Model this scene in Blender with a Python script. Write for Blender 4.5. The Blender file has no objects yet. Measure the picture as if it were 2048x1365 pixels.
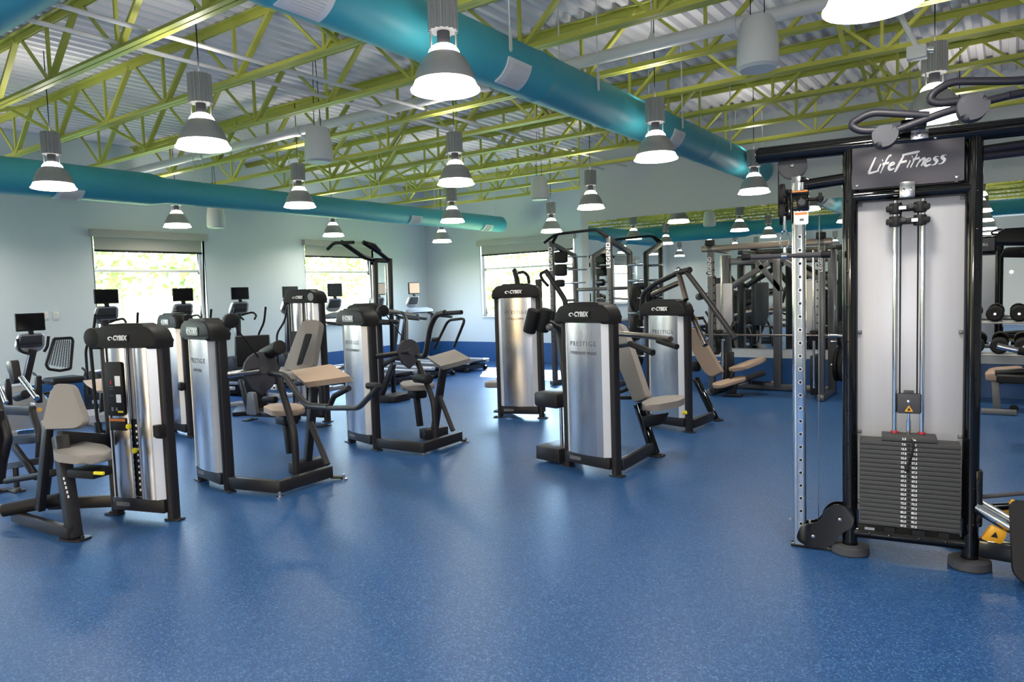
import bpy, bmesh, math, random
from mathutils import Vector, Matrix
random.seed(7)
SC = bpy.context.scene
COL = SC.collection
R = math.radians
# ------------------------------------------------------------------ camera
F_PX = 1413.6
YAW, PITCH, ROLL = -0.61521, -0.06953, -0.032724
_f = Vector((math.sin(YAW)*math.cos(PITCH), math.cos(YAW)*math.cos(PITCH), math.sin(PITCH)))
_r = Vector((math.cos(YAW), -math.sin(YAW), 0))
_u = _r.cross(_f)
_c, _s = math.cos(ROLL), math.sin(ROLL)
CR, CU, CF = _c*_r + _s*_u, -_s*_r + _c*_u, _f
CP = Vector((0, 0, 1.6))
cam = bpy.data.cameras.new('camera')
cam.sensor_fit = 'HORIZONTAL'; cam.sensor_width = 36
cam.lens = 36*F_PX/2048
cam.clip_start = 0.05; cam.clip_end = 300
camo = bpy.data.objects.new('camera', cam); COL.objects.link(camo)
camo.matrix_world = Matrix(((CR.x, CU.x, -CF.x, CP.x), (CR.y, CU.y, -CF.y, CP.y), (CR.z, CU.z, -CF.z, CP.z), (0, 0, 0, 1)))
SC.camera = camo
# ------------------------------------------------------------------ world, sun, flash, exposure
w = bpy.data.worlds.new('sky'); SC.world = w; w.use_nodes = True
nt = w.node_tree; nt.nodes.clear()
sky = nt.nodes.new('ShaderNodeTexSky'); sky.sky_type = 'NISHITA'
sky.sun_elevation = R(42); sky.sun_rotation = R(150); sky.sun_disc = False; sky.air_density = 1.0; sky.dust_density = 2.0
bgn = nt.nodes.new('ShaderNodeBackground'); bgn.inputs[1].default_value = 6.0
out = nt.nodes.new('ShaderNodeOutputWorld')
nt.links.new(sky.outputs[0], bgn.inputs[0]); nt.links.new(bgn.outputs[0], out.inputs[0])
sl = bpy.data.lights.new('sun', 'SUN'); sl.energy = 45.0; sl.angle = R(0.6); sl.color = (1, .95, .86)
so = bpy.data.objects.new('sun', sl); COL.objects.link(so); so.rotation_mode = 'QUATERNION'; so.rotation_quaternion = Vector((.554, -.832, -.80)).to_track_quat('-Z', 'Y')
fl = bpy.data.lights.new('camera_flash', 'POINT'); fl.energy = 225; fl.shadow_soft_size = 0.03; fl.color = (1, .97, .93)
fo = bpy.data.objects.new('camera_flash', fl); COL.objects.link(fo); fo.location = (0.012, -0.02, 1.69)
SC.view_settings.view_transform = 'Standard'; SC.view_settings.look = 'None'
SC.view_settings.exposure = 0.08; SC.view_settings.gamma = 1.0; SC.view_settings.use_curve_mapping = False
cy = SC.cycles
cy.use_denoising = True; cy.max_bounces = 8; cy.diffuse_bounces = 4; cy.glossy_bounces = 5; cy.transmission_bounces = 4
cy.transparent_max_bounces = 8; cy.caustics_reflective = False; cy.caustics_refractive = False; cy.sample_clamp_indirect = 4.0

# ------------------------------------------------------------------ camera geometry helpers (a pixel of the 2048x1365 photo cast on a plane of the room)
def ray(px, py):
    return CR*((px-1024)/F_PX) - CU*((py-682.5)/F_PX) + CF
def atz(px, py, z=0.0):
    v = ray(px, py); return CP + v*((z-CP.z)/v.z)
def atx(px, py, x):
    v = ray(px, py); return CP + v*((x-CP.x)/v.x)
def aty(px, py, y):
    v = ray(px, py); return CP + v*((y-CP.y)/v.y)
class Frame:
    """upright local frame of a machine: origin on the floor, yaw in degrees; ly points away from the viewer's side"""
    def __init__(s, x, y, yaw):
        s.o = Vector((x, y, 0)); s.yaw = R(yaw)
        s.ex = Vector((math.cos(s.yaw), math.sin(s.yaw), 0)); s.ey = Vector((-math.sin(s.yaw), math.cos(s.yaw), 0))
    def q(s, px, py, ly=0.0):
        v = ray(px, py); o = CP - s.o
        t = (ly - o.dot(s.ey))/v.dot(s.ey); p = o + v*t
        return Vector((p.dot(s.ex), ly, p.z))
    def qx(s, px, py, lx=0.0):
        v = ray(px, py); o = CP - s.o
        t = (lx - o.dot(s.ex))/v.dot(s.ex); p = o + v*t
        return Vector((lx, p.dot(s.ey), p.z))
    def qz(s, px, py, z=0.0):
        p = atz(px, py, z) - s.o
        return Vector((p.dot(s.ex), p.dot(s.ey), z))

# ------------------------------------------------------------------ mesh builder
class MB:
    def __init__(s): s.bm = bmesh.new(); s.mi = 0
    def _add(s, verts, faces):
        vs = [s.bm.verts.new(v) for v in verts]; fs = []
        for f in faces:
            try:
                fc = s.bm.faces.new([vs[i] for i in f]); fc.material_index = s.mi; fs.append(fc)
            except ValueError: pass
        return vs, fs
    def _bev(s, geom, w, seg=2):
        r = bmesh.ops.bevel(s.bm, geom=geom, offset=w, offset_type='OFFSET', segments=seg, profile=.5, affect='EDGES', clamp_overlap=True)
        for f in r['faces']: f.material_index = s.mi
    def box(s, c, size, rot=None, bev=0, seg=2):
        c = Vector(c); m = rot.to_3x3() if rot is not None else Matrix.Identity(3)
        hx, hy, hz = size[0]/2, size[1]/2, size[2]/2
        P = [c + m @ Vector((x*hx, y*hy, z*hz)) for z in (-1, 1) for (x, y) in ((-1, -1), (1, -1), (1, 1), (-1, 1))]
        vs, fs = s._add(P, [(3, 2, 1, 0), (4, 5, 6, 7), (0, 1, 5, 4), (1, 2, 6, 5), (2, 3, 7, 6), (3, 0, 4, 7)])
        if bev: s._bev(list({e for f in fs for e in f.edges}), bev, seg)
        return s
    def bar(s, a, b, wd, h, up=(0, 0, 1), bev=0.006, seg=2):
        a, b = Vector(a), Vector(b); d = b - a; L = d.length; d.normalize(); up = Vector(up)
        x = d.cross(up)
        if x.length < 1e-4: x = d.cross(Vector((0, 1, 0)))
        x.normalize(); u = x.cross(d)
        m = Matrix((x, d, u)).transposed()
        return s.box((a+b)/2, (wd, L, h), m, bev, seg)
    def cyl(s, a, b, r, r2=None, seg=20, bev=0):
        a, b = Vector(a), Vector(b); r2 = r if r2 is None else r2
        d = (b-a).normalized(); x = d.orthogonal().normalized(); y = d.cross(x)
        P = []
        for c, rr in ((a, r), (b, r2)):
            P += [c + (x*math.cos(2*math.pi*i/seg) + y*math.sin(2*math.pi*i/seg))*rr for i in range(seg)]
        F = [(i, (i+1) % seg, seg+(i+1) % seg, seg+i) for i in range(seg)] + [tuple(range(seg-1, -1, -1)), tuple(range(seg, 2*seg))]
        vs, fs = s._add(P, F)
        if bev: s._bev(list(fs[-1].edges)+list(fs[-2].edges), bev, 2)
        return s
    def tube(s, pts, r, seg=12, fil=0.0, nf=5, cap=True, flat=1.0):
        P = [Vector(p) for p in pts]
        if fil and len(P) > 2:
            Q = [P[0]]
            for i in range(1, len(P)-1):
                a, b, c = P[i-1], P[i], P[i+1]
                f = min(fil, (a-b).length*.48, (c-b).length*.48)
                p0 = b + (a-b).normalized()*f; p1 = b + (c-b).normalized()*f
                for k in range(nf+1):
                    t = k/nf; Q.append(p0*(1-t)**2 + b*(2*t*(1-t)) + p1*t*t)
            Q.append(P[-1]); P = Q
        n = len(P); T = []
        for i in range(n):
            t = (P[min(i+1, n-1)] - P[max(i-1, 0)]); T.append(t.normalized())
        x = T[0].orthogonal().normalized()
        if abs(T[0].z) < .9:
            x = T[0].cross(Vector((0, 0, 1))).normalized()
        rings = []; V = []
        for i in range(n):
            x = (x - T[i]*x.dot(T[i])).normalized(); y = T[i].cross(x)
            rr = r[i] if isinstance(r, (list, tuple)) else r
            V += [P[i] + (x*math.cos(2*math.pi*k/seg) + y*flat*math.sin(2*math.pi*k/seg))*rr for k in range(seg)]
        Fc = []
        for i in range(n-1):
            for k in range(seg):
                Fc.append((i*seg+k, i*seg+(k+1) % seg, (i+1)*seg+(k+1) % seg, (i+1)*seg+k))
        if cap: Fc += [tuple(range(seg-1, -1, -1)), tuple((n-1)*seg+k for k in range(seg))]
        s._add(V, Fc); return s
    def lathe(s, prof, o=(0, 0, 0), ax=(0, 0, 1), seg=32, close=False):
        o = Vector(o); d = Vector(ax).normalized(); x = d.orthogonal().normalized(); y = d.cross(x); V = []
        for r, z in prof:
            V += [o + d*z + (x*math.cos(2*math.pi*k/seg) + y*math.sin(2*math.pi*k/seg))*max(r, 1e-4) for k in range(seg)]
        n = len(prof); Fc = []
        for i in range(n-1):
            for k in range(seg):
                Fc.append((i*seg+k, i*seg+(k+1) % seg, (i+1)*seg+(k+1) % seg, (i+1)*seg+k))
        if close: Fc += [tuple(range(seg-1, -1, -1)), tuple((n-1)*seg+k for k in range(seg))]
        s._add(V, Fc); return s
    def prism(s, poly, o, u, v, depth, bev=0, seg=2):
        """2-D outline in the u,v plane through o, thickened by depth along u x v"""
        o, u, v = Vector(o), Vector(u).normalized(), Vector(v).normalized(); n = u.cross(v).normalized(); k = len(poly)
        A = [o + u*p[0] + v*p[1] for p in poly]; B = [p + n*depth for p in A]
        vs, fs = s._add(A+B, [tuple(range(k-1, -1, -1)), tuple(range(k, 2*k))] + [(i, (i+1) % k, k+(i+1) % k, k+i) for i in range(k)])
        if bev: s._bev(list(fs[0].edges)+list(fs[1].edges), bev, seg)
        return s
    def loft(s, rings, cap=True):
        k = len(rings[0]); V = [p for r in rings for p in r]; Fc = []
        for i in range(len(rings)-1):
            for j in range(k):
                Fc.append((i*k+j, i*k+(j+1) % k, (i+1)*k+(j+1) % k, (i+1)*k+j))
        if cap: Fc += [tuple(range(k-1, -1, -1)), tuple((len(rings)-1)*k+j for j in range(k))]
        s._add(V, Fc); return s
    def ball(s, c, r, seg=16, sc=(1, 1, 1)):
        prof = [(math.sin(math.pi*i/10)*r, -math.cos(math.pi*i/10)*r) for i in range(11)]
        n0 = len(s.bm.verts); s.lathe(prof, (0, 0, 0), (0, 0, 1), seg); s.bm.verts.ensure_lookup_table()
        for v in s.bm.verts[n0:]:
            v.co = Vector(c) + Vector((v.co.x*sc[0], v.co.y*sc[1], v.co.z*sc[2]))
        return s
    def build(s, name, mat, parent=None, loc=None, ang=35):
        bmesh.ops.remove_doubles(s.bm, verts=s.bm.verts, dist=1e-6)
        bmesh.ops.recalc_face_normals(s.bm, faces=s.bm.faces)
        me = bpy.data.meshes.new(name); s.bm.to_mesh(me); s.bm.free()
        for m in (mat if isinstance(mat, (list, tuple)) else [mat]): me.materials.append(m)
        me.shade_smooth(); me.set_sharp_from_angle(angle=R(ang))
        o = bpy.data.objects.new(name, me); COL.objects.link(o)
        if parent is not None: o.parent = parent
        if loc is not None: o.location = loc
        return o
def rrect(wd, h, r, n=5, cx=0, cy=0):
    P = []
    for sx, sy, a0 in ((1, 1, 0), (-1, 1, 90), (-1, -1, 180), (1, -1, 270)):
        for i in range(n+1):
            a = R(a0+90*i/n); P.append((cx+sx*(wd/2-r)+r*math.cos(a), cy+sy*(h/2-r)+r*math.sin(a)))
    return P
def rpoly(pts, r, n=4):
    P = []; k = len(pts)
    for i in range(k):
        a, b, c = Vector(pts[i-1]), Vector(pts[i]), Vector(pts[(i+1) % k])
        f = min(r, (a-b).length*.45, (c-b).length*.45); p0 = b+(a-b).normalized()*f; p1 = b+(c-b).normalized()*f
        for j in range(n+1):
            t = j/n; q = p0*(1-t)**2+b*(2*t*(1-t))+p1*t*t; P.append((q.x, q.y))
    return P
def tag(o, label, cat, group=None, kind=None):
    o['label'] = label; o['category'] = cat
    if group: o['group'] = group
    if kind: o['kind'] = kind
    return o
def thing(name, label, cat, loc=(0, 0, 0), yaw=0.0, group=None):
    o = bpy.data.objects.new(name, None); COL.objects.link(o); o.empty_display_size = .1
    o.location = loc; o.rotation_euler = (0, 0, yaw)
    return tag(o, label, cat, group)
def struct(o): o['kind'] = 'structure'; return o
def kids(o): return list(o.children)
def dup(root, loc, rz=None, label=None, group=None):
    r = root.copy(); COL.objects.link(r); r.location = loc
    if rz is not None: r.rotation_euler = (0, 0, rz)
    if label: r['label'] = label
    if group: r['group'] = group
    for ch in kids(root):
        c = ch.copy(); COL.objects.link(c); c.parent = r
        for g in kids(ch):
            d = g.copy(); COL.objects.link(d); d.parent = c
    return r
def text(s, name, size, o, u, v, mat, parent, shear=0.0, off=0.0, depth=.0015, align='CENTER', spacing=1.0, sx=1.0):
    cu = bpy.data.curves.new(name, 'FONT'); cu.body = s; cu.size = size; cu.shear = shear; cu.offset = off; cu.extrude = depth/2
    cu.align_x = align; cu.align_y = 'CENTER'; cu.space_character = spacing; cu.resolution_u = 3
    t = bpy.data.objects.new('t', cu); COL.objects.link(t)
    dg = bpy.context.evaluated_depsgraph_get(); me = bpy.data.meshes.new_from_object(t.evaluated_get(dg))
    bpy.data.objects.remove(t); bpy.data.curves.remove(cu)
    u, v, o = Vector(u).normalized(), Vector(v).normalized(), Vector(o); n = u.cross(v)
    for vt in me.vertices: vt.co = o + u*vt.co.x*sx + v*vt.co.y + n*(vt.co.z+depth/2)
    me.materials.clear(); me.materials.append(mat); me.name = name
    ob = bpy.data.objects.new(name, me); COL.objects.link(ob); ob.parent = parent
    return ob

# ------------------------------------------------------------------ materials
def mat(name, col, rough=.5, metal=0.0, coat=0.0, bump=None, noise=None, emit=None, spec=.5, aniso=0.0):
    m = bpy.data.materials.new(name); m.use_nodes = True; n = m.node_tree.nodes; l = m.node_tree.links
    b = n['Principled BSDF']; b.inputs['Base Color'].default_value = (*col, 1); b.inputs['Roughness'].default_value = rough
    b.inputs['Metallic'].default_value = metal; b.inputs['Coat Weight'].default_value = coat; b.inputs['Coat Roughness'].default_value = .08
    b.inputs['Specular IOR Level'].default_value = spec; b.inputs['Anisotropic'].default_value = aniso
    if emit: b.inputs['Emission Color'].default_value = (*emit[0], 1); b.inputs['Emission Strength'].default_value = emit[1]
    if noise or bump:
        tc = n.new('ShaderNodeTexCoord'); mp = n.new('ShaderNodeMapping'); l.new(tc.outputs['Object'], mp.inputs[0])
    if noise:   # (scale xyz, amount, detail)
        mp.inputs['Scale'].default_value = noise[0]; t = n.new('ShaderNodeTexNoise'); t.inputs['Scale'].default_value = 1; t.inputs['Detail'].default_value = noise[2]
        l.new(mp.outputs[0], t.inputs[0]); mx = n.new('ShaderNodeMix'); mx.data_type = 'RGBA'
        mx.inputs[6].default_value = (*[c*(1-noise[1]) for c in col], 1); mx.inputs[7].default_value = (*[min(1, c*(1+noise[1])) for c in col], 1)
        l.new(t.outputs[0], mx.inputs[0]); l.new(mx.outputs[2], b.inputs['Base Color'])
    if bump:    # (scale xyz, strength, distance)
        mp2 = n.new('ShaderNodeMapping'); l.new(tc.outputs['Object'], mp2.inputs[0]); mp2.inputs['Scale'].default_value = bump[0]
        t2 = n.new('ShaderNodeTexNoise'); t2.inputs['Scale'].default_value = 1; t2.inputs['Detail'].default_value = 3; l.new(mp2.outputs[0], t2.inputs[0])
        bp = n.new('ShaderNodeBump'); bp.inputs['Strength'].default_value = bump[1]; bp.inputs['Distance'].default_value = bump[2]
        l.new(t2.outputs[0], bp.inputs['Height']); l.new(bp.outputs[0], b.inputs['Normal'])
    return m
M_WALL = mat('wall_paint', (.58, .66, .70), .55, bump=((60, 60, 60), .06, .002))
M_WALLG = mat('wall_paint_grey', (.62, .64, .67), .55, bump=((60, 60, 60), .06, .002))
M_BLUE = mat('blue_wainscot', (.012, .075, .24), .45)
M_DECK = mat('deck_paint', (.80, .78, .82), .5, noise=((.6, .2, 1), .10, 3))
M_LIME = mat('lime_paint', (.46, .475, .085), .45, noise=((3, 3, 3), .1, 2))
M_TEAL = mat('teal_duct', (.05, .35, .43), .50, coat=.0, bump=((1.2, 7, 1.2), .12, .02))
M_WHITE = mat('white_paint', (.72, .72, .72), .45)
M_PIPE = mat('white_pipe', (.70, .69, .68), .4)
M_SPK = mat('white_plastic', (.66, .66, .66), .45)
M_ALU = mat('aluminium', (.80, .80, .82), .33, .85)
M_ALUF = mat('spun_aluminium', (.36, .36, .37), .40, .3)
M_CHROME = mat('chrome', (.80, .81, .83), .09, 1.0)
M_CHROMED = mat('satin_chrome', (.55, .55, .58), .22, 1.0)
M_STEEL = mat('brushed_steel', (.66, .655, .69), .25, 1.0, noise=((38, 38, .5), .16, 2), aniso=.0)
M_STRIP = mat('bright_strip', (.83, .83, .86), .35, .35)
M_FRAME = mat('charcoal_frame', (.016, .0145, .017), .42, .0, coat=.0, spec=.32)
M_CAP = mat('charcoal_plastic', (.010, .0095, .011), .58, spec=.25)
M_BLACK = mat('black_rubber', (.009, .009, .010), .6, spec=.25)
M_GLOSS = mat('black_gloss', (.004, .004, .005), .08, 0, spec=.5)
M_PAD = mat('taupe_vinyl', (.25, .225, .21), .6, spec=.3, bump=((300, 300, 300), .05, .001))
M_PADT = mat('tan_vinyl', (.38, .275, .205), .6, spec=.3)
M_GREY = mat('mid_grey_plastic', (.062, .062, .072), .62, spec=.25)
M_SIGN = mat('sign_grey', (.095, .088, .105), .5, spec=.35)
M_PLATE = mat('weight_plate_grey', (.060, .060, .062), .62, spec=.25)
M_TXT = mat('white_print', (.85, .85, .85), .4)
M_TXTD = mat('dark_print', (.10, .10, .11), .5)
M_YEL = mat('yellow_plastic', (.75, .65, .02), .4)
M_AMB = mat('amber_plastic', (.75, .36, .02), .4)
M_ORG = mat('orange_print', (.75, .20, .03), .45)
M_RED = mat('red_rubber', (.45, .02, .03), .4)
M_SCREEN = mat('dark_screen', (.004, .004, .005), .12, coat=.3)
M_SCREENT = mat('lit_screen_tan', (.16, .10, .07), .3, emit=((.55, .32, .20), .22))
M_SILVER = mat('silver_plastic', (.42, .42, .43), .35, .4)
M_SHADE = mat('roller_shade', (.42, .42, .38), .7)
M_IRON = mat('cast_iron', (.011, .011, .012), .55, spec=.3)
M_WALLB = mat('wall_paint_back', (.62, .64, .63), .6)
M_LGREY = mat('pebble_grey', (.15, .15, .16), .42, .2)
M_MIRROR = mat('mirror_silver', (.80, .84, .82), .0, 1.0)
M_MESHB = mat('mesh_fabric', (.03, .03, .032), .6)
M_GLOW = mat('lamp_acrylic', (.9, .9, .88), .4, emit=((1.0, .93, .80), 7.0))
M_GLOWD = mat('lamp_dome_acrylic', (.9, .9, .88), .4, emit=((1.0, .94, .84), 10.0))
M_LEAF = mat('outdoor_leaves', (.17, .22, .075), .6)
M_TRUNK = mat('outdoor_bark', (.14, .11, .08), .8)
M_LAWN = mat('outdoor_grass', (.18, .26, .08), .9)
# floor: speckled blue rubber
M_FLOOR = mat('blue_rubber_floor', (.022, .085, .24), .40, spec=.34)
n = M_FLOOR.node_tree.nodes; l = M_FLOOR.node_tree.links; b = n['Principled BSDF']
tc = n.new('ShaderNodeTexCoord'); v1 = n.new('ShaderNodeTexVoronoi'); v1.inputs['Scale'].default_value = 150
l.new(tc.outputs['Object'], v1.inputs[0])
rp = n.new('ShaderNodeValToRGB'); rp.color_ramp.elements[0].color = (.011, .052, .155, 1); rp.color_ramp.elements[1].color = (.025, .093, .250, 1)
rp.color_ramp.elements[0].position = .10; rp.color_ramp.elements[1].position = .86; e_ = rp.color_ramp.elements.new(.94); e_.color = (.07, .16, .32, 1)
sepc = n.new('ShaderNodeSeparateColor'); l.new(v1.outputs['Color'], sepc.inputs[0]); l.new(sepc.outputs[0], rp.inputs[0])
n2 = n.new('ShaderNodeTexNoise'); n2.inputs['Scale'].default_value = .8; n2.inputs['Detail'].default_value = 4; l.new(tc.outputs['Object'], n2.inputs[0])
mr = n.new('ShaderNodeMapRange'); mr.inputs[3].default_value = .31; mr.inputs[4].default_value = .42; l.new(n2.outputs[0], mr.inputs[0])
l.new(rp.outputs[0], b.inputs['Base Color']); l.new(mr.outputs[0], b.inputs['Roughness'])
nb = n.new('ShaderNodeTexNoise'); nb.inputs['Scale'].default_value = 320; l.new(tc.outputs['Object'], nb.inputs[0])
bp = n.new('ShaderNodeBump'); bp.inputs['Strength'].default_value = .12; bp.inputs['Distance'].default_value = .003
l.new(nb.outputs[0], bp.inputs['Height']); l.new(bp.outputs[0], b.inputs['Normal'])
# thin window glass
M_GLASS = bpy.data.materials.new('window_glass'); M_GLASS.use_nodes = True; n = M_GLASS.node_tree.nodes; l = M_GLASS.node_tree.links; n.clear()
o_ = n.new('ShaderNodeOutputMaterial'); mx = n.new('ShaderNodeMixShader'); tr = n.new('ShaderNodeBsdfTransparent'); gl = n.new('ShaderNodeBsdfGlossy'); fr = n.new('ShaderNodeLayerWeight'); pw = n.new('ShaderNodeMath'); pw.operation = 'POWER'; pw.inputs[1].default_value = 4.0
gl.inputs['Roughness'].default_value = .02; tr.inputs[0].default_value = (.95, .97, .95, 1)
l.new(fr.outputs['Facing'], pw.inputs[0]); l.new(pw.outputs[0], mx.inputs[0]); l.new(tr.outputs[0], mx.inputs[1]); l.new(gl.outputs[0], mx.inputs[2]); l.new(mx.outputs[0], o_.inputs[0])

# ------------------------------------------------------------------ the room
XL, XR, YF, YM, YB, HC = -11.8, 5.5, 13.15, 11.17, -6.0, 4.16
XE = -6.30          # edge where the mirrored wall steps forward
BH = .45            # blue wainscot height
m = MB(); m.box(((XL+XR)/2, (YF+YB)/2, -.1), (XR-XL+.6, YF-YB+.6, .2)); struct(m.build('floor', M_FLOOR))
def wall_with_holes(name, a, b, nrm, holes, mat_, h0, h1, thick=.22):
    """wall from a to b on the floor plan, room side on the line, thickness along nrm; holes = (s0, s1, z0, z1)"""
    a, b, nrm = Vector((*a, 0)), Vector((*b, 0)), Vector((*nrm, 0)); u = (b-a).normalized(); L = (b-a).length
    mm = MB(); xs = sorted({0, L, *[q for h in holes for q in h[:2]]})
    for i in range(len(xs)-1):
        s0, s1 = xs[i], xs[i+1]; hs = [h for h in holes if h[0] <= s0+1e-6 and h[1] >= s1-1e-6]
        zs = [(h0, h1)] if not hs else [(h0, hs[0][2]), (hs[0][3], h1)]
        for z0, z1 in zs:
            if z1-z0 < .01: continue
            c = a + u*((s0+s1)/2) + nrm*(thick/2); c.z = (z0+z1)/2
            mm.box(c, (s1-s0, thick, z1-z0), Matrix((u, nrm, Vector((0, 0, 1)))).transposed())
    return struct(mm.build(name, mat_))
LW = [(1.25, 3.15), (5.37, 7.25), (9.46, 11.36), (-2.9, -1.0)]    # left-wall windows, y ranges
WZ0, WZ1 = 1.05, 2.74
wall_with_holes('wall_left', (XL, YB), (XL, YF), (-1, 0), [(y0-YB, y1-YB, WZ0, WZ1) for y0, y1 in LW], M_WALL, BH, HC+.3)
FWX = (-10.12, -7.6)
wall_with_holes('wall_far', (XL, YF), (XE, YF), (0, 1), [(FWX[0]-XL, FWX[1]-XL, WZ0, WZ1)], M_WALL, BH, HC+.3)
m = MB(); m.box(((XE+XR)/2, YM+.11, (HC+.3+BH)/2), (XR-XE, .22, HC+.3-BH)); struct(m.build('wall_mirrored', M_WALLG))
m = MB(); m.box((XE+.11, (YM+.22+YF)/2, (HC+.3+BH)/2), (.22, YF-YM-.22, HC+.3-BH)); struct(m.build('wall_return', M_WALLG))
m = MB(); m.box((XR+.11, (YM+YB)/2, (HC+.3)/2), (.22, YM-YB, HC+.3)); struct(m.build('wall_right', M_WALLG))
wall_with_holes('wall_back', (XL, YB), (XR, YB), (0, -1), [(6.8, 9.4, .10, 2.55)], M_WALLB, 0, HC+.3)
bw = bpy.data.objects.new('window_6', None); COL.objects.link(bw); bw.location = (XL+8.1, YB, 0); struct(bw)
m = MB()
for x in (-1.27, -.65, 0, .65, 1.27): m.box((x, -.11, 1.325), (.07, .10, 2.45))
for z in (.14, 2.51): m.box((0, -.11, z), (2.6, .10, .07))
m.build('window_frame', M_ALUF, bw)
m = MB(); m._add([(-1.3, -.11, .1), (1.3, -.11, .1), (1.3, -.11, 2.55), (-1.3, -.11, 2.55)], [(0, 1, 2, 3)]); g_ = M_GLASS.copy(); g_.name = 'tinted_glass'; [setattr(x.inputs[0], 'default_value', (.34, .29, .20, 1)) for x in g_.node_tree.nodes if x.type == 'BSDF_TRANSPARENT']; m.build('glass_pane', g_, bw)  # glass tint added to dim and warm the daylight coming in here
m = MB(); m.box((-5.5, -13.3, -.13), (16, 14, .1)); o = m.build('path_pavement', mat('outdoor_paving', (.55, .44, .30), .8)); o['kind'] = 'structure'
for nm, c, s_ in (('baseboard_left', (XL-.11, (YB+YF)/2, BH/2), (.22, YF-YB, BH)), ('baseboard_far', ((XL+XE)/2, YF+.11, BH/2), (XE-XL, .22, BH)),
                  ('baseboard_mirrored', ((XE+XR)/2, YM+.11, BH/2), (XR-XE, .22, BH)), ('baseboard_return', (XE+.11, (YM+.22+YF)/2, BH/2), (.22, YF-YM-.22, BH))):
    m = MB(); m.box(c, s_); struct(m.build(nm, M_BLUE))
# mirror sheets on the mirrored wall
m = MB(); m.box(((-6.15+4.6)/2, YM-.006, (.595+2.80)/2), (10.75, .012, 2.205)); mir = m.build('wall_mirror', M_MIRROR)
tag(mir, 'long frameless mirror covering the end wall above the grey and blue band', 'mirror')
# corrugated roof deck
m = MB(); pitch = .152; prof = []
x = XL-.25
while x < XR+.25:
    prof += [(x, 0), (x+.055, 0), (x+.075, .045), (x+.132, .045)]; x += pitch
V = [(px_, y, HC+dz) for y in (YB-.2, YF+.2) for px_, dz in prof]; k = len(prof)
m._add(V, [(i, i+1, k+i+1, k+i) for i in range(k-1)])
m.box(((XL+XR)/2, (YB+YF)/2, HC+.32), (XR-XL+.9, YF-YB+.9, .2))
struct(m.build('ceiling', M_DECK))

# windows ---------------------------------------------------------------
def window(idx, c, u, nrm, wd, label=None, shade=True):
    """c = centre of the opening at the room face; u along the wall, nrm outward"""
    u, nrm, Z = Vector((*u, 0)), Vector((*nrm, 0)), Vector((0, 0, 1)); rot = Matrix((u, nrm, Z)).transposed()
    root = bpy.data.objects.new('window_%d' % idx, None); COL.objects.link(root); root.location = (c[0], c[1], WZ0); struct(root)
    H = WZ1-WZ0; fo_ = nrm*.13
    m = MB(); t = .05
    for sx in (-1, 1): m.box(u*sx*(wd/2-t/2)+fo_+Z*H/2, (t, .08, H), rot, .004)
    for z in (t/2, H-t/2, 1.10): m.box(fo_+Z*z, (wd-2*t, .08 if z != 1.10 else .06, t if z != 1.10 else .045), rot, .004)
    m.build('window_frame', M_WHITE, root)
    m = MB(); c0 = fo_; m._add([c0+u*a+Z*b_ for a, b_ in ((-wd/2+t, .02), (wd/2-t, .02), (wd/2-t, H-.02), (-wd/2+t, H-.02))], [(0, 1, 2, 3)]); m.build('glass_pane', M_GLASS, root)
    m = MB(); m.box(nrm*.06+Z*-.012, (wd, .24, .024), rot, .004); m.build('window_sill', M_WHITE, root)
    m = MB()
    for sx in (-1, 1): m.box(u*sx*(wd/2+.006)+nrm*.085+Z*H/2, (.012, .17, H), rot)
    m.build('reveal', M_WHITE, root)
    if shade:
        sh = thing('roller_shade', label, 'window shade', (c[0], c[1], WZ1), 0, 'roller shades over the windows')
        m = MB(); m.box(nrm*-.045+Z*.0, (wd+.10, .09, .115), rot, .01); m.build('cassette', M_SHADE, sh)
        m = MB(); m.box(nrm*.02+Z*-.155, (wd-.06, .004, .22), rot); m.build('fabric', M_SHADE, sh)
        m = MB(); m.box(nrm*.02+Z*-.275, (wd-.06, .02, .035), rot, .004); m.build('hem_bar', M_BLACK, sh)
        m = MB(); m.tube([u*(wd/2-.09)+nrm*.03+Z*-.05, u*(wd/2-.09)+nrm*.03+Z*-1.35], .004, 6); m.build('pull_cord', M_WHITE, sh)
slab = ['grey roller shade over the side-wall window outside the view', 'grey roller shade over the window above the ellipticals with black screens',
        'grey roller shade over the window behind the chin-dip tower', 'grey roller shade over the rearmost side-wall window']
for i, (y0, y1) in enumerate(LW): window(i+1, (XL, (y0+y1)/2), (0, 1), (-1, 0), y1-y0, slab[i])
window(5, ((FWX[0]+FWX[1])/2, YF), (1, 0), (0, 1), FWX[1]-FWX[0], 'cream roller shade over the far-wall window behind the pulldown tower')
for n_, (px, py) in enumerate(((91, 632), (112, 632))):
    p = atx(px, py, XL); m = MB(); m.box((0, 0, 0), (.012, .08, .12), bev=.003); m.box((.006, 0, .022), (.008, .035, .03), bev=.002); m.box((.006, 0, -.022), (.008, .035, .03), bev=.002)
    o = m.build('wall_outlet', M_WHITE, None, (XL+.006, p.y, p.z)); tag(o, 'white wall outlet, %s of the pair beside the first window' % ('further from the window' if n_ == 0 else 'closer to the window'), 'outlet', 'wall outlets')

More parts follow.
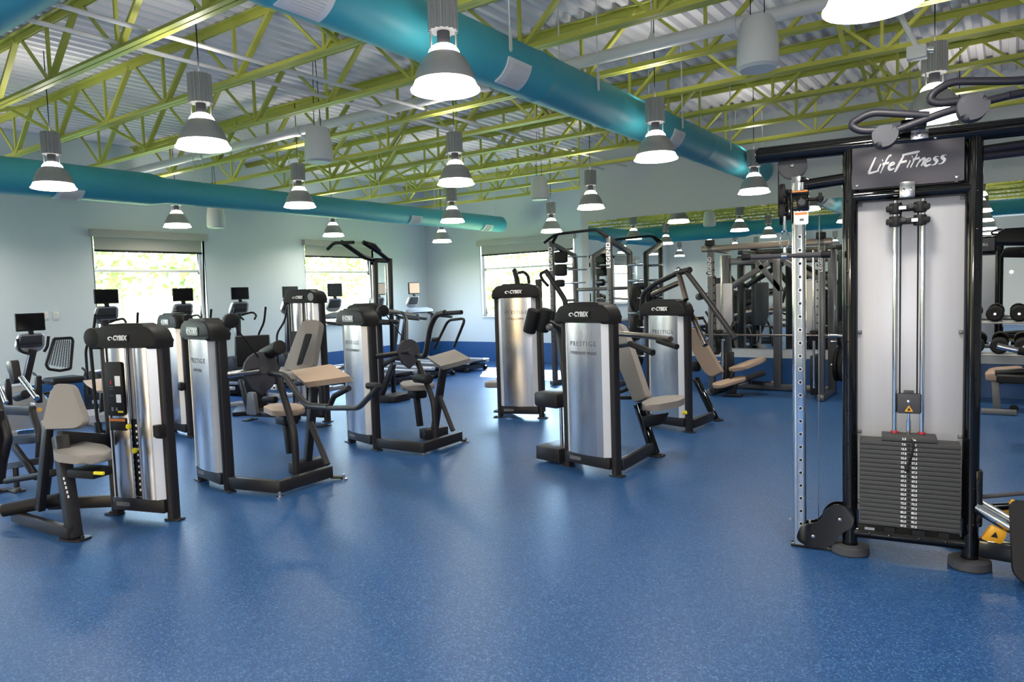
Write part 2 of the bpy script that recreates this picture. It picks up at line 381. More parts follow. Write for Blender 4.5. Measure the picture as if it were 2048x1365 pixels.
# outdoors: lawn and trees --------------------------------------------------
m = MB(); m.box((-40, 10, -.35), (140, 160, .3)); o = m.build('lawn_ground', M_LAWN); o['kind'] = 'structure'
rt = random.Random(3)
def tree(x, y, h, r, label):
    t = thing('tree', label, 'tree', (x, y, -.2), 0, 'trees outside the windows')
    m = MB(); m.tube([(0, 0, 0), (rt.uniform(-.2, .2), 0, h*.35), (rt.uniform(-.3, .3), .2, h*.7)], [.22, .17, .07], 8); m.build('tree_trunk', M_TRUNK, t)
    m = MB()
    for k in range(1500):
        a, b_ = rt.uniform(0, 2*math.pi), math.acos(rt.uniform(-1, 1)); rr = r*rt.uniform(.55, 1.05)
        c = Vector((rr*math.sin(b_)*math.cos(a), rr*math.sin(b_)*math.sin(a), h*.62+rr*.95*math.cos(b_)))
        q = Vector((rt.uniform(-1, 1), rt.uniform(-1, 1), rt.uniform(-1, 1))).normalized(); q2 = q.orthogonal().normalized()*rt.uniform(.10, .22); q3 = q.cross(q2).normalized()*rt.uniform(.08, .18)
        m._add([c-q2, c-q3*.8, c+q2, c+q3], [(0, 1, 2, 3)])
    m.build('foliage', M_LEAF, t)
for i, (x, y, h, r) in enumerate(((-25, 10.2, 6.0, 2.6), (-33, 16, 8, 3.2), (-25, 16.4, 5.5, 2.5), (-26, 22.5, 7.5, 3.0), (-33, 29, 8.5, 3.4), (-23, 3.5, 6.5, 2.6), (-22, 30, 5.5, 2.8), (-15, 31, 6.5, 2.9))):
    tree(x, y, h, r, ['low leafy tree outside the window above the ellipticals', 'tall tree behind the low one outside the ellipticals window', 'small tree outside between the two side windows',
                      'leafy tree outside the window behind the chin-dip tower', 'tall far tree outside behind the chin-dip tower window', 'leafy tree outside before the first window', 'rounded tree outside the far corner', 'tree outside the far-wall window'][i])

# ------------------------------------------------------------------ roof joists
def joist(y, x0, x1, label, group='lime green roof joists'):
    ZB, ZT = 3.60, 4.12
    t = thing('roof_joist', label, 'joist', ((x0+x1)/2, y, ZB), 0, group); cx_ = (x0+x1)/2
    m = MB()
    for s in (-1, 1):
        m.box((0, s*.028, .004), (x1-x0, .045, .008)); m.box((0, s*.010, .026), (x1-x0, .008, .05))
    m.build('bottom_chord', M_LIME, t)
    m = MB()
    for s in (-1, 1):
        m.box((0, s*.034, ZT-ZB+.03), (x1-x0, .055, .009)); m.box((0, s*.010, ZT-ZB), (x1-x0, .008, .06))
    m.build('top_chord', M_LIME, t)
    m = MB(); p = 1.22; k0 = math.ceil((x0+5.84)/p)
    xb = -5.84 + k0*p
    while xb < x1:
        X = xb-cx_
        m.bar((X, 0, .03), (X, 0, ZT-ZB), .026, .026, (0, 1, 0), 0)
        if xb-p/2 > x0: m.bar((X-.03, 0, .03), (X-p/2+.05, 0, ZT-ZB), .026, .022, (0, 1, 0), 0)
        if xb+p/2 < x1: m.bar((X+.03, 0, .03), (X+p/2-.04, 0, ZT-ZB), .032, .05, (0, 1, 0), 0)
        xb += p
    m.build('web', M_LIME, t)
ordn = ['against the mirrored wall', 'second out from the mirrored wall', 'third out from the mirrored wall', 'fourth out from the mirrored wall', 'fifth out from the mirrored wall',
        'sixth out from the mirrored wall', 'seventh out from the mirrored wall', 'beside the teal cross duct']
for i in range(8):
    y = 2.96+1.055*(7-i); joist(y, XL, XR, 'lime green open-web steel roof joist, ' + ordn[i])
joist(1.905, XL, XR, 'lime green roof joist running directly over the teal cross duct')
joist(11.40, XL, XE, 'short lime green roof joist in the window bay nearest the mirror corner')
joist(12.45, XL, XE, 'short lime green roof joist in the window bay beside the far wall')
for j, y in enumerate((.85, -.205, -1.26, -2.315, -3.37, -4.425)):
    joist(y, XL, XR, 'lime green roof joist behind the cross duct, seen only as a reflection', 'joists seen only in the mirror')
# diagonal bridging between joists
for bi, (x, lbl) in enumerate(((-4.45, 'near the middle ceiling speaker'), (-9.4, 'over the side-wall duct'), (-1.25, 'near the hanging speaker by the cable frame'))):
    t = thing('joist_bridging', 'lime green diagonal bridging bars between roof joists ' + lbl, 'joist bridging', (x, 6, 3.6), 0, 'joist bridging lines')
    for i in range(7):
        y = 2.96+1.055*i-6
        if i == 2: continue
        m = MB(); m.bar((0, y, .50), (0, y+1.055, .05), .032, .032, (1, 0, 0), 0); m.build('bridging_bar', M_LIME, t)
        m = MB(); m.bar((.04, y, .05), (.04, y+1.055, .50), .032, .032, (1, 0, 0), 0); m.build('bridging_bar', M_LIME, t)
# conduits along y, fat sprinkler pipe along x
for x, lbl in ((-5.82, 'thin white conduit across the joists, closer to the windows'), (-5.39, 'thin white conduit across the joists, closer to the big teal duct')):
    m = MB(); m.tube([(x, 2.3, 3.672), (x, YF-.02, 3.672)], .018, 10); tag(m.build('ceiling_conduit', M_PIPE), lbl, 'conduit', 'ceiling conduits')
m = MB(); m.tube([(XL+.02, 5.95, 3.72), (XR-.02, 5.95, 3.72)], .055, 16)
for x in (-9.6, -7.4, -4.4, -1.9, .4): m.cyl((x-.05, 5.95, 3.72), (x+.05, 5.95, 3.72), .066)
pipe = thing('sprinkler_pipe', 'thick white pipe running between the joists past the hanging speakers', 'pipe', (0, 0, 0)); m.build('pipe_run', M_PIPE, pipe)
for x in (-9.2, -7.0, -4.6, -2.6, -1.2):
    m = MB(); m.tube([(x, 5.95, 3.77), (x, 5.95, HC)], .007, 6); m.lathe([(.0, .03), (.012, .03), (.035, -.03), (.035, -.05), (0, -.05)], (x, 5.95, 3.80), seg=12); m.build('hanger_rod', M_PIPE, pipe)

# ------------------------------------------------------------------ ducts
def vent(p, ax, ang, r, label):
    """register plate on the duct belly: p on the duct axis, ang = angle of the plate centre from straight down"""
    t = thing('duct_register', label, 'air vent', p, 0, 'registers on the ducts')
    Y = Vector(ax).normalized(); m = MB(); n_ = 8; a0, a1 = ang-.52, ang+.52
    def rim(a, s, rr): return Vector((0, 0, 0)) + Y*s + (Vector((Y.y, -Y.x, 0))*math.sin(a) + Vector((0, 0, -1))*math.cos(a))*rr
    L = .145
    V = [rim(a0+(a1-a0)*i/n_, s, rr) for rr in (r+.002, r+.014) for s in (-L, L) for i in range(n_+1)]; k = n_+1
    Fc = []
    for i in range(n_):
        Fc += [(i, i+1, k+i+1, k+i), (2*k+i, 3*k+i, 3*k+i+1, 2*k+i+1), (i, 2*k+i, 2*k+i+1, i+1), (k+i, k+i+1, 3*k+i+1, 3*k+i)]
    Fc += [(0, k, 3*k, 2*k), (k-1, 3*k-1, 4*k-1, 2*k-1)]
    m._add(V, Fc); m.build('register_frame', M_WHITE, t)
    m = MB()
    for i in range(9):
        a = ang-.36+.72*i/8; m.bar(rim(a, -L+.045, r+.018), rim(a, L-.045, r+.018), .004, .012, rim(a, 0, 1)-rim(a, 0, 0), 0)
    m.build('louver', M_SPK, t)
# long duct above the machines
BX, BZ, BR = -3.09, 3.285, .19
d = thing('overhead_duct', 'long teal round duct running over the machines to the mirrored wall', 'duct', (BX, 6, BZ))
m = MB(); prof = []
for i in range(60):
    prof += [(BR, 1.70-6+i*.152)]
    if i % 8 == 4: prof += [(BR+.006, 1.70-6+i*.152+.03), (BR+.006, 1.70-6+i*.152+.05), (BR, 1.70-6+i*.152+.08)]
prof += [(BR, 10.95-6), (BR-.03, 10.99-6), (0.001, 11.0-6)]
m.lathe(prof, (0, 0, 0), (0, 1, 0), 40); m.build('duct_shell', M_TEAL, d)
for y in (2.6, 4.2, 5.5, 7.4, 9.0, 10.4):
    m = MB()
    for s in (-1, 1): m.tube([(s*BR, y-6, 0), (s*BR*.98, y-6, HC-BZ)], .006, 6)
    m.box((-BR-.004, y-6, .08), (.008, .03, .14)); m.box((BR+.004, y-6, .08), (.008, .03, .14))
    m.build('hanger_strap', M_PIPE, d)
for (px, py, lbl) in ((615, 0, 'white register on the long duct, the one nearest the cross duct'), (1030, 150, 'white register on the long duct beside the hanging lamp shade'), (1352, 280, 'white register on the long duct behind the lamp near the mirrored wall')):
    v = aty(px, py, 1); 
    # depth where the ray meets the duct surface
    dr = ray(px, py); A = dr.x**2+dr.z**2; ox, oz = -BX, 1.6-BZ; B_ = 2*(dr.x*ox+dr.z*oz); C_ = ox*ox+oz*oz-BR*BR; D_ = max(0, B_*B_-4*A*C_)
    t_ = (-B_-math.sqrt(D_))/(2*A); hp = CP+dr*t_; ang = math.atan2(hp.x-BX, -(hp.z-BZ))
    vent((BX, hp.y, BZ), (0, 1, 0), ang, BR, lbl)
# side-wall duct
SX, SZ, SR, SR2 = -9.13, 3.075, .167, .205
d = thing('side_duct', 'teal round duct along the window wall, thicker before its step', 'duct', (SX, 6, SZ))
m = MB(); m.lathe([(SR2, 1.74-6), (SR2, 4.90-6), (SR, 5.10-6), (SR, 12.62-6), (SR-.03, 12.68-6), (.001, 12.69-6)], (0, 0, 0), (0, 1, 0), 36); m.build('duct_shell', M_TEAL, d)
for y in (3.2, 5.6, 7.2, 8.9, 10.6, 12.3):
    m = MB()
    for s in (-1, 1): m.tube([(s*.11, y-6, .14), (s*.11, y-6, HC-SZ)], .006, 6)
    m.build('hanger_strap', M_PIPE, d)
for (px, py, rr, lbl) in ((138, 392, SR2, 'white register low on the side-wall duct behind the first lamp'), (832, 441, SR, 'white register on the side-wall duct left of the last lamps'), (975, 457, SR, 'white register close to the capped end of the side-wall duct')):
    dr = ray(px, py); A = dr.x**2+dr.z**2; ox, oz = -SX, 1.6-SZ; B_ = 2*(dr.x*ox+dr.z*oz); C_ = ox*ox+oz*oz-rr*rr; D_ = max(0, B_*B_-4*A*C_)
    t_ = (-B_-math.sqrt(D_))/(2*A); hp = CP+dr*t_; vent((SX, hp.y, SZ), (0, 1, 0), math.atan2(hp.x-SX, -(hp.z-SZ)), rr, lbl)
# cross duct
m = MB(); m.lathe([(.001, -10.6), (.245, -10.6), (.245, -6.30), (.20, -6.10), (.20, 5.3)], (0, 1.51, 3.215), (1, 0, 0), 44)
tag(m.build('cross_duct', M_TEAL), 'wide teal trunk duct crossing the room at the upper corner of the photo', 'duct')

# ------------------------------------------------------------------ lamps
def lamp_proto(label):
    t = thing('pendant_lamp', label, 'pendant lamp', (0, 0, 2.8), 0, 'high bay pendant lamps')
    m = MB(); m.lathe([(.180, .052), (.174, .085), (.158, .130), (.132, .178), (.100, .212), (.096, .212), (.128, .176), (.154, .128), (.170, .083), (.176, .052)], seg=36); m.build('metal_shade', M_ALUF, t)
    m = MB(); m.lathe([(.193, .0), (.206, .003), (.206, .009), (.196, .018), (.188, .035), (.180, .053), (.174, .054), (.182, .034), (.190, .016), (.192, .006)], seg=36); m.build('glowing_skirt', M_GLOW, t)
    m = MB(); m.lathe([(.098, .210), (.088, .235), (.068, .258), (.05, .268), (.03, .272)], seg=32); m.build('glowing_dome', M_GLOWD, t)
    m = MB(); m.lathe([(.001, .268), (.040, .268), (.038, .30), (.038, .36), (.001, .36)], seg=20)
    m.build('lamp_neck', M_GREY, t)
    m = MB()
    for a in (45, 225):
        m = MB(); m.cyl((.074*math.cos(R(a)), .074*math.sin(R(a)), .245), (.074*math.cos(R(a)), .074*math.sin(R(a)), .36), .006, seg=8)
        m.build('support_rod', M_ALUF, t)
    m = MB(); P = []
    for i in range(32):
        r_ = .089 if i % 2 else .078; a = 2*math.pi*i/32; P += [(r_*math.cos(a-.06), r_*math.sin(a-.06)), (r_*math.cos(a+.06), r_*math.sin(a+.06))]
    m.prism(P, (0, 0, .345), (1, 0, 0), (0, 1, 0), .22); m.build('ballast_housing', M_ALUF, t)
    m = MB(); m.tube([(0, 0, .56), (0, 0, HC-2.8+.13)], .005, 6); m.build('cable', M_BLACK, t)
    m = MB(); m.lathe([(.001, .20), (.045, .18), (.06, .13), (.045, .07), (.001, .055)], seg=20); m.build('bulb', M_GLOW, t)
    return t
LP = [((108, 378), 'in front of the side duct, nearest the photo edge'), ((407, 297), 'before the joists, second from the cross duct'), ((891, 183), 'hanging close in front of the long duct, the largest whole one'),
      ((600, 415), 'in front of the side duct, above the tower with black screen'), ((912, 370), 'above the smaller hanging lamp, midway to the far wall'), ((905, 445), 'just below another lamp, overlapping the side duct end'),
      ((1182, 418), 'beside the wall corner over the rack'), ((1312, 320), 'in front of the long duct near its register'), ((1508, 387), 'at the far end of the long duct'), ((355, 455), 'above the window over the ellipticals'),
      ((667, 473), 'above the window behind the chin-dip tower'), ((884, 485), 'in the far corner under the side duct end'), ((1103, 465), 'before the far wall above the power rack'),
      ((1745, 15), 'cut by the top edge of the photo beside the white speaker'), ((1868, 240), 'behind the pull-up handles of the cable frame')]
lamp0 = None
lamp_pos = []
for (px, py), lbl in LP:
    p = atz(px, py, 2.8)
    if p.y > 12: p = CP + (p-CP)*.925      # the two lamps by the far wall hang a little nearer
    if lamp0 is None: lamp0 = lamp_proto('grey pendant lamp ' + lbl); lamp0.location = p; o = lamp0
    else: o = dup(lamp0, p, None, 'grey pendant lamp ' + lbl)
    lamp_pos.append(p.copy())
gx = (-10.87, -7.85, -5.1, -2.78, -.5, 2.0)
ex_ = [(x, y) for x in gx for y in (0.15, -2.4, -4.9)] + [(2.0, 3.4), (2.0, 6.3), (2.0, 9.5), (-.5, 9.6), (-10.87, 3.3)]  # rearmost row is added to brighten the back wall
rows = ['window-side', 'second', 'third', 'fourth', 'fifth', 'sixth', ]
for i, (x, y) in enumerate(ex_):
    dup(lamp0, (x, y, 2.8), None, 'grey pendant lamp of the rows seen at most as reflections in the mirror, the rearmost row added for light', 'lamps seen only in the mirror'); lamp_pos.append(Vector((x, y, 2.8)))
LD = bpy.data.lights.new('lamp_down', 'AREA'); LD.shape = 'DISK'; LD.size = .30; LD.energy = 22; LD.color = (1, .93, .82); LD.spread = R(160)
LU = bpy.data.lights.new('added_uplight', 'AREA'); LU.shape = 'DISK'; LU.size = .16; LU.energy = 4.8; LU.color = (1, .94, .84); LU.spread = R(175)  # added light atop each ballast to brighten the ceiling, no real emitter there
for p in lamp_pos:
    a = bpy.data.objects.new('added_uplight', LU); COL.objects.link(a); a.location = p + Vector((0, 0, .572)); a.rotation_euler = (math.pi, 0, 0)
    a = bpy.data.objects.new('lamp_down', LD); COL.objects.link(a); a.location = p + Vector((0, 0, .012))

# ------------------------------------------------------------------ hanging speakers
sp0 = thing('pendant_speaker', 'white hanging loudspeaker beside the thick white pipe, nearest the cable frame', 'speaker', (0, 0, 0), 0, 'hanging loudspeakers')
m = MB(); m.lathe([(.001, -.185), (.126, -.185), (.146, -.17), (.150, -.15), (.142, .02), (.120, .15), (.10, .178), (.001, .18)], seg=36); m.build('cabinet', M_SPK, sp0)
m = MB(); m.lathe([(.13, -.188), (.128, -.192), (.001, -.192)], seg=32); m.build('grille', M_WHITE, sp0)
m = MB()
for s in (-1, 1): m.tube([(s*.05, 0, .17), (s*.05, 0, .32), (s*.02, 0, .9)], .004, 6)
m.build('hanging_wire', M_BLACK, sp0)
sp0.location = (-1.54, 5.42, 3.36)
dup(sp0, (-6.08, 5.13, 3.24), None, 'white hanging loudspeaker between lamps over the left-hand machines')
dup(sp0, (-6.25, 9.75, 3.26), None, 'white hanging loudspeaker by the mirrored wall corner, above the power rack')
sp3 = dup(sp0, (-10.9, 6.95, 3.02), None, 'white hanging loudspeaker mostly hidden behind the side duct')
m = MB(); m.tube([(.02, 0, .78), (.0, 0, HC-3.02)], .004, 6); m.build('hanging_wire', M_BLACK, sp3)

p = aty(1834, 106, 5.6); t = thing('junction_box', 'white junction box on a conduit drop beside the lamp over the cable frame', 'junction box', p)
m = MB(); m.box((0, 0, 0), (.12, .09, .085), bev=.008); m.build('box_body', M_WHITE, t)
m = MB(); q_ = aty(1800, 30, 5.6)-p; m.tube([(0, 0, .04), q_, (q_.x, q_.y, HC-p.z)], .018, 10, .05); m.build('conduit', M_PIPE, t)
m = MB(); m.cyl((.06, 0, .01), (.10, 0, .0), .02, seg=12); m.build('box_fitting', M_ALU, t)

# ================================================================== weight machines
def local(o, fr): o.location = fr.o; o.rotation_euler = (0, 0, fr.yaw); return o
def swoosh(name, c, u, v, s, mat_, par):
    m = MB(); u, v, c = Vector(u), Vector(v), Vector(c); n = u.cross(v); P = []
    for i in range(25):
        a = R(-30+300*i/24); P.append((math.cos(a)*1.0, math.sin(a)*.62))
    for i in range(24, -1, -1):
        a = R(-30+300*i/24); P.append((math.cos(a)*.62+.12, math.sin(a)*.34-.02))
    V = [c+u*(x*s)+v*(y*s)+n*z for z in (0, .0015) for x, y in P]; k = len(P)
    m._add(V, [tuple(range(k, 2*k))] if False else [(k+i, k+i+1, k+48-i, k+49-i) for i in range(24)])
    return m.build(name, mat_, par)
def badge(par, o, s, sub=True, bright=False):
    """maker's mark on a tower cap, centred at o, facing -y"""
    X, Z = (1, 0, 0), (0, 0, 1)
    m = MB(); m.prism(rrect(.30*s, .088*s, .02*s), Vector(o)+Vector((0, 0, 0)), X, Z, .004, .0015, 1)
    b = m.build('badge', M_LGREY if bright else M_CAP, par)  # paler plate paints in the flash glare on some badges
    o = Vector(o)+Vector((0, -.0055, 0))
    swoosh('badge_emblem', o+Vector((-.098*s, 0, 0)), X, Z, .036*s, M_TXT, b)
    text('CYBEX', 'badge_lettering', .072*s, o+Vector((.038*s, 0, .002)), X, Z, M_TXT, b, shear=.22, off=.0022, sx=.86)
    return b
def tower(root, H=1.46, kind='panel', lines=None, W=.60, bright=False):
    px_ = W/2-.03
    for s in (-1, 1):
        m = MB(); m.prism(rrect(.062, .095, .028, 5), (s*px_, -.015, .012), (1, 0, 0), (0, 1, 0), H-.13, 0); m.build('side_post', M_FRAME, root)
    for s in (-1, 1):
        m = MB(); m.box((s*(px_+.02), -.03, .006), (.13, .075, .012), bev=.004); m.cyl((s*(px_+.055), -.03, .006), (s*(px_+.055), -.03, .022), .012); m.build('foot_tab', M_FRAME, root)
    m = MB(); m.box((0, -.055, .105), (W-.11, .05, .10), bev=.008); m.build('bottom_rail', M_FRAME, root)
    m = MB(); m.box((0, .02, .105), (W-.11, .05, .10), bev=.008); m.build('rear_rail', M_FRAME, root)
    z0, z1 = .158, H-.155
    def panel(x0, x1, y0, crown, mat_, name, sgn=1, zz=(z0, z1)):
        m = MB(); n_ = 12; P = []
        for i in range(n_+1):
            t = i/n_; P.append((x0+(x1-x0)*t, sgn*(y0-crown*(1-(2*t-1)**2))))
        P += [(x1, sgn*(y0+.012)), (x0, sgn*(y0+.012))]
        m.prism(P, (0, 0, zz[0]), (1, 0, 0), (0, 1, 0), zz[1]-zz[0]); return m.build(name, mat_, root, ang=25)
    if kind == 'panel':
        fp = panel(-.198, .198, -.090, .026, M_STEEL, 'front_panel')
        if lines:
            L1 = text(lines[0], 'panel_lettering', .058, (0, -.1195, H-.36), (1, 0, 0), (0, 0, 1), M_TXTD, fp, spacing=1.25)
            L2 = text(lines[1], 'panel_lettering', .034, (0, -.1195, H-.44), (1, 0, 0), (0, 0, 1), M_TXTD, fp, off=.0012, spacing=1.1)
            for lo in (L1, L2):      # the print follows the bowed panel
                for v_ in lo.data.vertices: v_.co.y = -(.090+.026*(1-(v_.co.x/.198)**2)) - (.0012 if v_.co.y < -.1203 else -.001)
    else:
        panel(-.205, -.012, -.078, .024, M_STEEL, 'front_panel'); panel(.060, .205, -.078, .024, M_STEEL, 'front_panel')
        m = MB(); m.box((.024, -.052, (z0+z1)/2), (.075, .012, z1-z0)); m.build('stack_window', M_SILVER, root)
        for x in (-.012, .060):
            m = MB(); m.cyl((x, -.085, z0), (x, -.085, z1), .008, seg=10); m.build('window_rail', M_CHROMED, root)
        ws = MB(); ws.box((.024, -.064, .46), (.055, .012, .58), bev=.002); st = ws.build('weight_stack', M_BLACK, root)
        for i in range(12):
            zz = .22+i*.044; m = MB(); m.box((.030, -.072, zz), (.018, .004, .016)); m.build('weight_label', M_TXT, st)
        for x, z in ((-.022, .70), (.020, .52)):
            m = MB(); m.lathe([(.001, .022), (.018, .020), (.022, .012), (.022, .002), (.012, 0)], (x, -.085, z), (0, -1, 0), 16); m.build('selector_knob', M_YEL, root)
        m = MB(); m.prism(rrect(.16, .40, .02), (-.112, -.1, .98), (1, 0, 0), (0, 0, 1), .014, .004); pl = m.build('instruction_placard', M_CAP, root)
        for x, z, a, b_ in ((-.075, 1.04, .05, .075), (-.075, .91, .045, .06), (-.14, .83, .02, .03), (-.10, .83, .018, .025), (-.14, 1.00, .04, .004), (-.14, .98, .03, .004), (-.14, .93, .035, .004)):
            m = MB(); m.box((x, -.1145, z), (a, .002, b_)); m.build('placard_print', M_LGREY if b_ < .05 else M_TXT, pl)
        m = MB(); m.box((-.065, -.1145, .812), (.05, .002, .014)); m.build('placard_print', M_YEL, pl)
        m = MB(); m.box((-.14, -.1145, 1.03), (.012, .002, .03)); m.build('placard_print', M_RED, pl)
        m = MB(); m.box((-.112, -.1035, .715), (.15, .004, .09), bev=.001); lb = m.build('warning_label', M_CAP, root)
        m = MB(); m.box((-.112, -.1065, .748), (.15, .002, .018)); m.build('label_stripe', M_ORG, lb)
    for s in (-1, 1):
        m = MB(); a, b_ = Vector((s*.200, -.098, 0)), Vector((s*.246, -.052, 0)); d = (b_-a).normalized(); n_ = Vector((d.y, -d.x, 0))*(.008 if s > 0 else -.008)
        m.prism([(a.x, a.y), (b_.x, b_.y), (b_.x-n_.x, b_.y-n_.y), (a.x-n_.x, a.y-n_.y)] if s > 0 else [(a.x, a.y), (a.x-n_.x, a.y-n_.y), (b_.x-n_.x, b_.y-n_.y), (b_.x, b_.y)], (0, 0, z0), (1, 0, 0), (0, 1, 0), z1-z0)
        m.build('edge_strip', M_STRIP, root)
    panel(-.235, .235, -.022, .03, M_FRAME if kind == 'panel' else M_STEEL, 'rear_panel', -1)
    hw = W/2+.006; zc0 = H-.185; r = .115
    P = [(-hw, zc0), (-hw+.085, zc0), (-hw+.10, zc0+.03), (hw-.10, zc0+.03), (hw-.085, zc0), (hw, zc0)]
    for a0, cx_ in ((0, hw-r), (90, -hw+r)):
        for i in range(9):
            a = R(a0+90*i/8); P.append((cx_+r*math.cos(a), H-.018-r+r*math.sin(a)))
    m = MB(); m.prism(P, (0, .062, 0), (1, 0, 0), (0, 0, 1), .187, .022, 3)
    cp_ = m.build('top_cap', M_CAP, root, ang=50)
    m = MB(); m.prism(rpoly([(-hw+.10, H-.03), (hw-.10, H-.03), (hw-.15, H), (-hw+.15, H)], .02), (0, .035, 0), (1, 0, 0), (0, 0, 1), .13, .012, 2); m.build('cap_ridge', M_CAP, cp_)
    badge(cp_, (-.02 if kind == 'panel' else -.03, -.128, H-.105), .80 if kind == 'panel' else .66, bright=bright)
    m = MB(); m.box((-W/2+.15, -.0815, .105), (.11, .003, .032)); m.box((-W/2+.215, -.0815, .105), (.02, .003, .026)); m.build('data_plate', M_LGREY, root)
def tubepart(root, name, pts, r=.025, mat_=None, fil=.06, seg=14, flat=1.0):
    m = MB(); m.tube(pts, r, seg, fil, flat=flat); return m.build(name, mat_ or M_FRAME, root)
def barpart(root, name, a, b, w_, h_, mat_=None, up=(0, 0, 1), bev=.008):
    m = MB(); m.bar(a, b, w_, h_, up, bev); return m.build(name, mat_ or M_FRAME, root)
def railpart(root, name, pts, w_, h_, mat_=None):
    m = MB(); P = [Vector(p) for p in pts]
    for i in range(len(P)-1): m.bar(P[i], P[i+1], w_, h_, bev=.008)
    for p in P[1:-1]: m.cyl(p-Vector((0, 0, h_/2)), p+Vector((0, 0, h_/2)), w_*.5, seg=20, bev=.006)
    return m.build(name, mat_ or M_FRAME, root)
def padz(root, name, fr, pxs, z, th, mat_=None, r=.05, bev=.02):
    return padpart(root, name, [fr.qz(px, py, z) for px, py in pxs], th, mat_, r, bev)
def padpart(root, name, corners, th, mat_=None, r=.04, bev=.016):
    """upholstered pad: top-face corners (world/local points), thickness th downward along the face normal"""
    c = [Vector(p) for p in corners]; o = sum(c, Vector())/len(c); u = (c[1]-c[0]).normalized()
    n = Vector()
    for i in range(len(c)): n += (c[i]-o).cross(c[(i+1) % len(c)]-o)
    n.normalize(); v = n.cross(u)
    P = [((p-o).dot(u), (p-o).dot(v)) for p in c]
    m = MB(); m.prism(rpoly(P, r, 5), o-n*th, u, v, th, bev, 3); return m.build(name, mat_ or M_PAD, root, ang=60)
def footplate(root, p, sx=.16, sy=.10, name='foot_plate'):
    m = MB(); m.prism(rrect(sx, sy, .025), (p[0], p[1], 0.0), (1, 0, 0), (0, 1, 0), .014, .004); m.cyl((p[0]+sx*.35, p[1], .014), (p[0]+sx*.35, p[1], .03), .012); return m.build(name, M_FRAME, root)
def tfoot(fr, right_px, yaw, W=.6):
    p = atz(*right_px); y = R(yaw); return Frame(p.x-(W/2-.03)*math.cos(y), p.y-(W/2-.03)*math.sin(y), yaw)

# ---- arm curl and arm extension machines (same build, different lever)
def arm_machine(name, label, fr, H, lines, k):
    t = local(thing(name, label, 'weight machine', (0, 0, 0), 0, None), fr); tower(t, H, 'panel', lines, bright=True)
    q = fr.q
    r0, r1, r2 = [fr.qz(*p, z=.075) for p in k['rail']]
    railpart(t, 'base_rail', [Vector((.27, -.02, .075)), r1, r2], .06, .10)
    g = fr.qz(*k['feet'][1], z=.0); barpart(t, 'foot_bar', (r2.x, r2.y, .022), (g.x, g.y, .022), .05, .022)
    for p in k['feet']:
        g = fr.qz(*p, z=.0); m = MB(); m.cyl((g.x, g.y, .0), (g.x, g.y, .012), .03); m.cyl((g.x, g.y, .012), (g.x, g.y, .05), .012); m.build('leveling_foot', M_CHROMED, t)
    ya = fr.qz(*k['postA'][0], z=.07).y
    A = [q(px, py, ya) for px, py in k['postA']]
    tubepart(t, 'bent_post', A, .030, M_FRAME, .12)
    yb = fr.qz(*k['pillar'][0], z=.05).y
    barpart(t, 'pillar', q(*k['pillar'][0], yb), q(*k['pillar'][1], yb-.05), .06, .085)
    m = MB(); a = q(*k['pillar'][0], yb); m.box((a.x, a.y, .065), (.14, .30, .11), bev=.01); m.build('pillar_base', M_FRAME, t)
    yc = (yb+ya)/2
    tubepart(t, 'brace', [q(px, py, yc) for px, py in k['brace']], .026)
    yp = yc
    cs = [q(*k['pad'][0], yp+.17), q(*k['pad'][3], yp-.10), q(*k['pad'][2], yp-.10), q(*k['pad'][1], yp+.17)]
    padpart(t, 'arm_pad', cs, .05, M_PADT if k.get('tan') else M_PAD, .03)
    dc = q(*k['disc'][:2], k['dy']); rr = k['disc'][2]
    m = MB(); P = [(rr*math.cos(R(a)), rr*math.sin(R(a))) for a in range(-20, 201, 10)]+[(-rr*.55, -rr*.95), (0, -rr*1.35), (rr*.6, -rr*.95)]
    m.prism(P, dc+Vector((-.02, 0, 0)), (0, 1, 0), (0, 0, 1), .035, .004); m.cyl(dc+Vector((-.04, 0, 0)), dc+Vector((.05, 0, 0)), .03); m.build('cam_disc', M_GREY, t)
    tubepart(t, 'cross_tube', [(.29, 0, q(*k['tube'][0], 0).z), dc], .028, M_CHROMED if k.get('tan') else M_FRAME, 0)
    for i, L in enumerate(k['levers']):
        tubepart(t, 'lever_arm', [q(px, py, ly) for px, py, ly in L[0]], L[1], M_FRAME, .07)
    for L in k['grips']: tubepart(t, 'hand_grip', [q(px, py, ly) for px, py, ly in L], .021, M_BLACK, .02)
    m = MB(); a, b_ = q(*k['roller'][0]), q(*k['roller'][1]); m.cyl(a, b_, k['rr'], bev=.012, seg=24); m.build('foam_roller', M_BLACK if not k.get('tan') else M_CAP, t)
    so_ = k['seat']; ys = k['sy']; sc_ = (sum(p[0] for p in so_)/len(so_), sum(p[1] for p in so_)/len(so_)); z_ = q(*sc_, ys).z
    padz(t, 'seat', fr, so_, z_+.02, k['sh'], M_PADT if k.get('tan') else M_PAD, .05); a = b_ = q(*sc_, ys)
    c = (a+b_)/2; m = MB(); m.box(c+Vector((.02, 0, -.07)), (.18, .16, .09), bev=.02); m.bar(c+Vector((0, 0, -.1)), (c.x+.05, c.y, .10), .06, .06); m.build('seat_bracket', M_CAP, t)
    m = MB(); m.tube([q(*k['cable'][0], .0), dc+Vector((-.01, 0, rr*.6))], .006, 6); m.build('cable', M_BLACK, t)
    m = MB(); c = q(*k['cable'][0], .0); m.cyl(c+Vector((-.035, 0, 0)), c+Vector((.02, 0, 0)), .06, bev=.006); m.build('pulley', M_CAP, t)
    return t
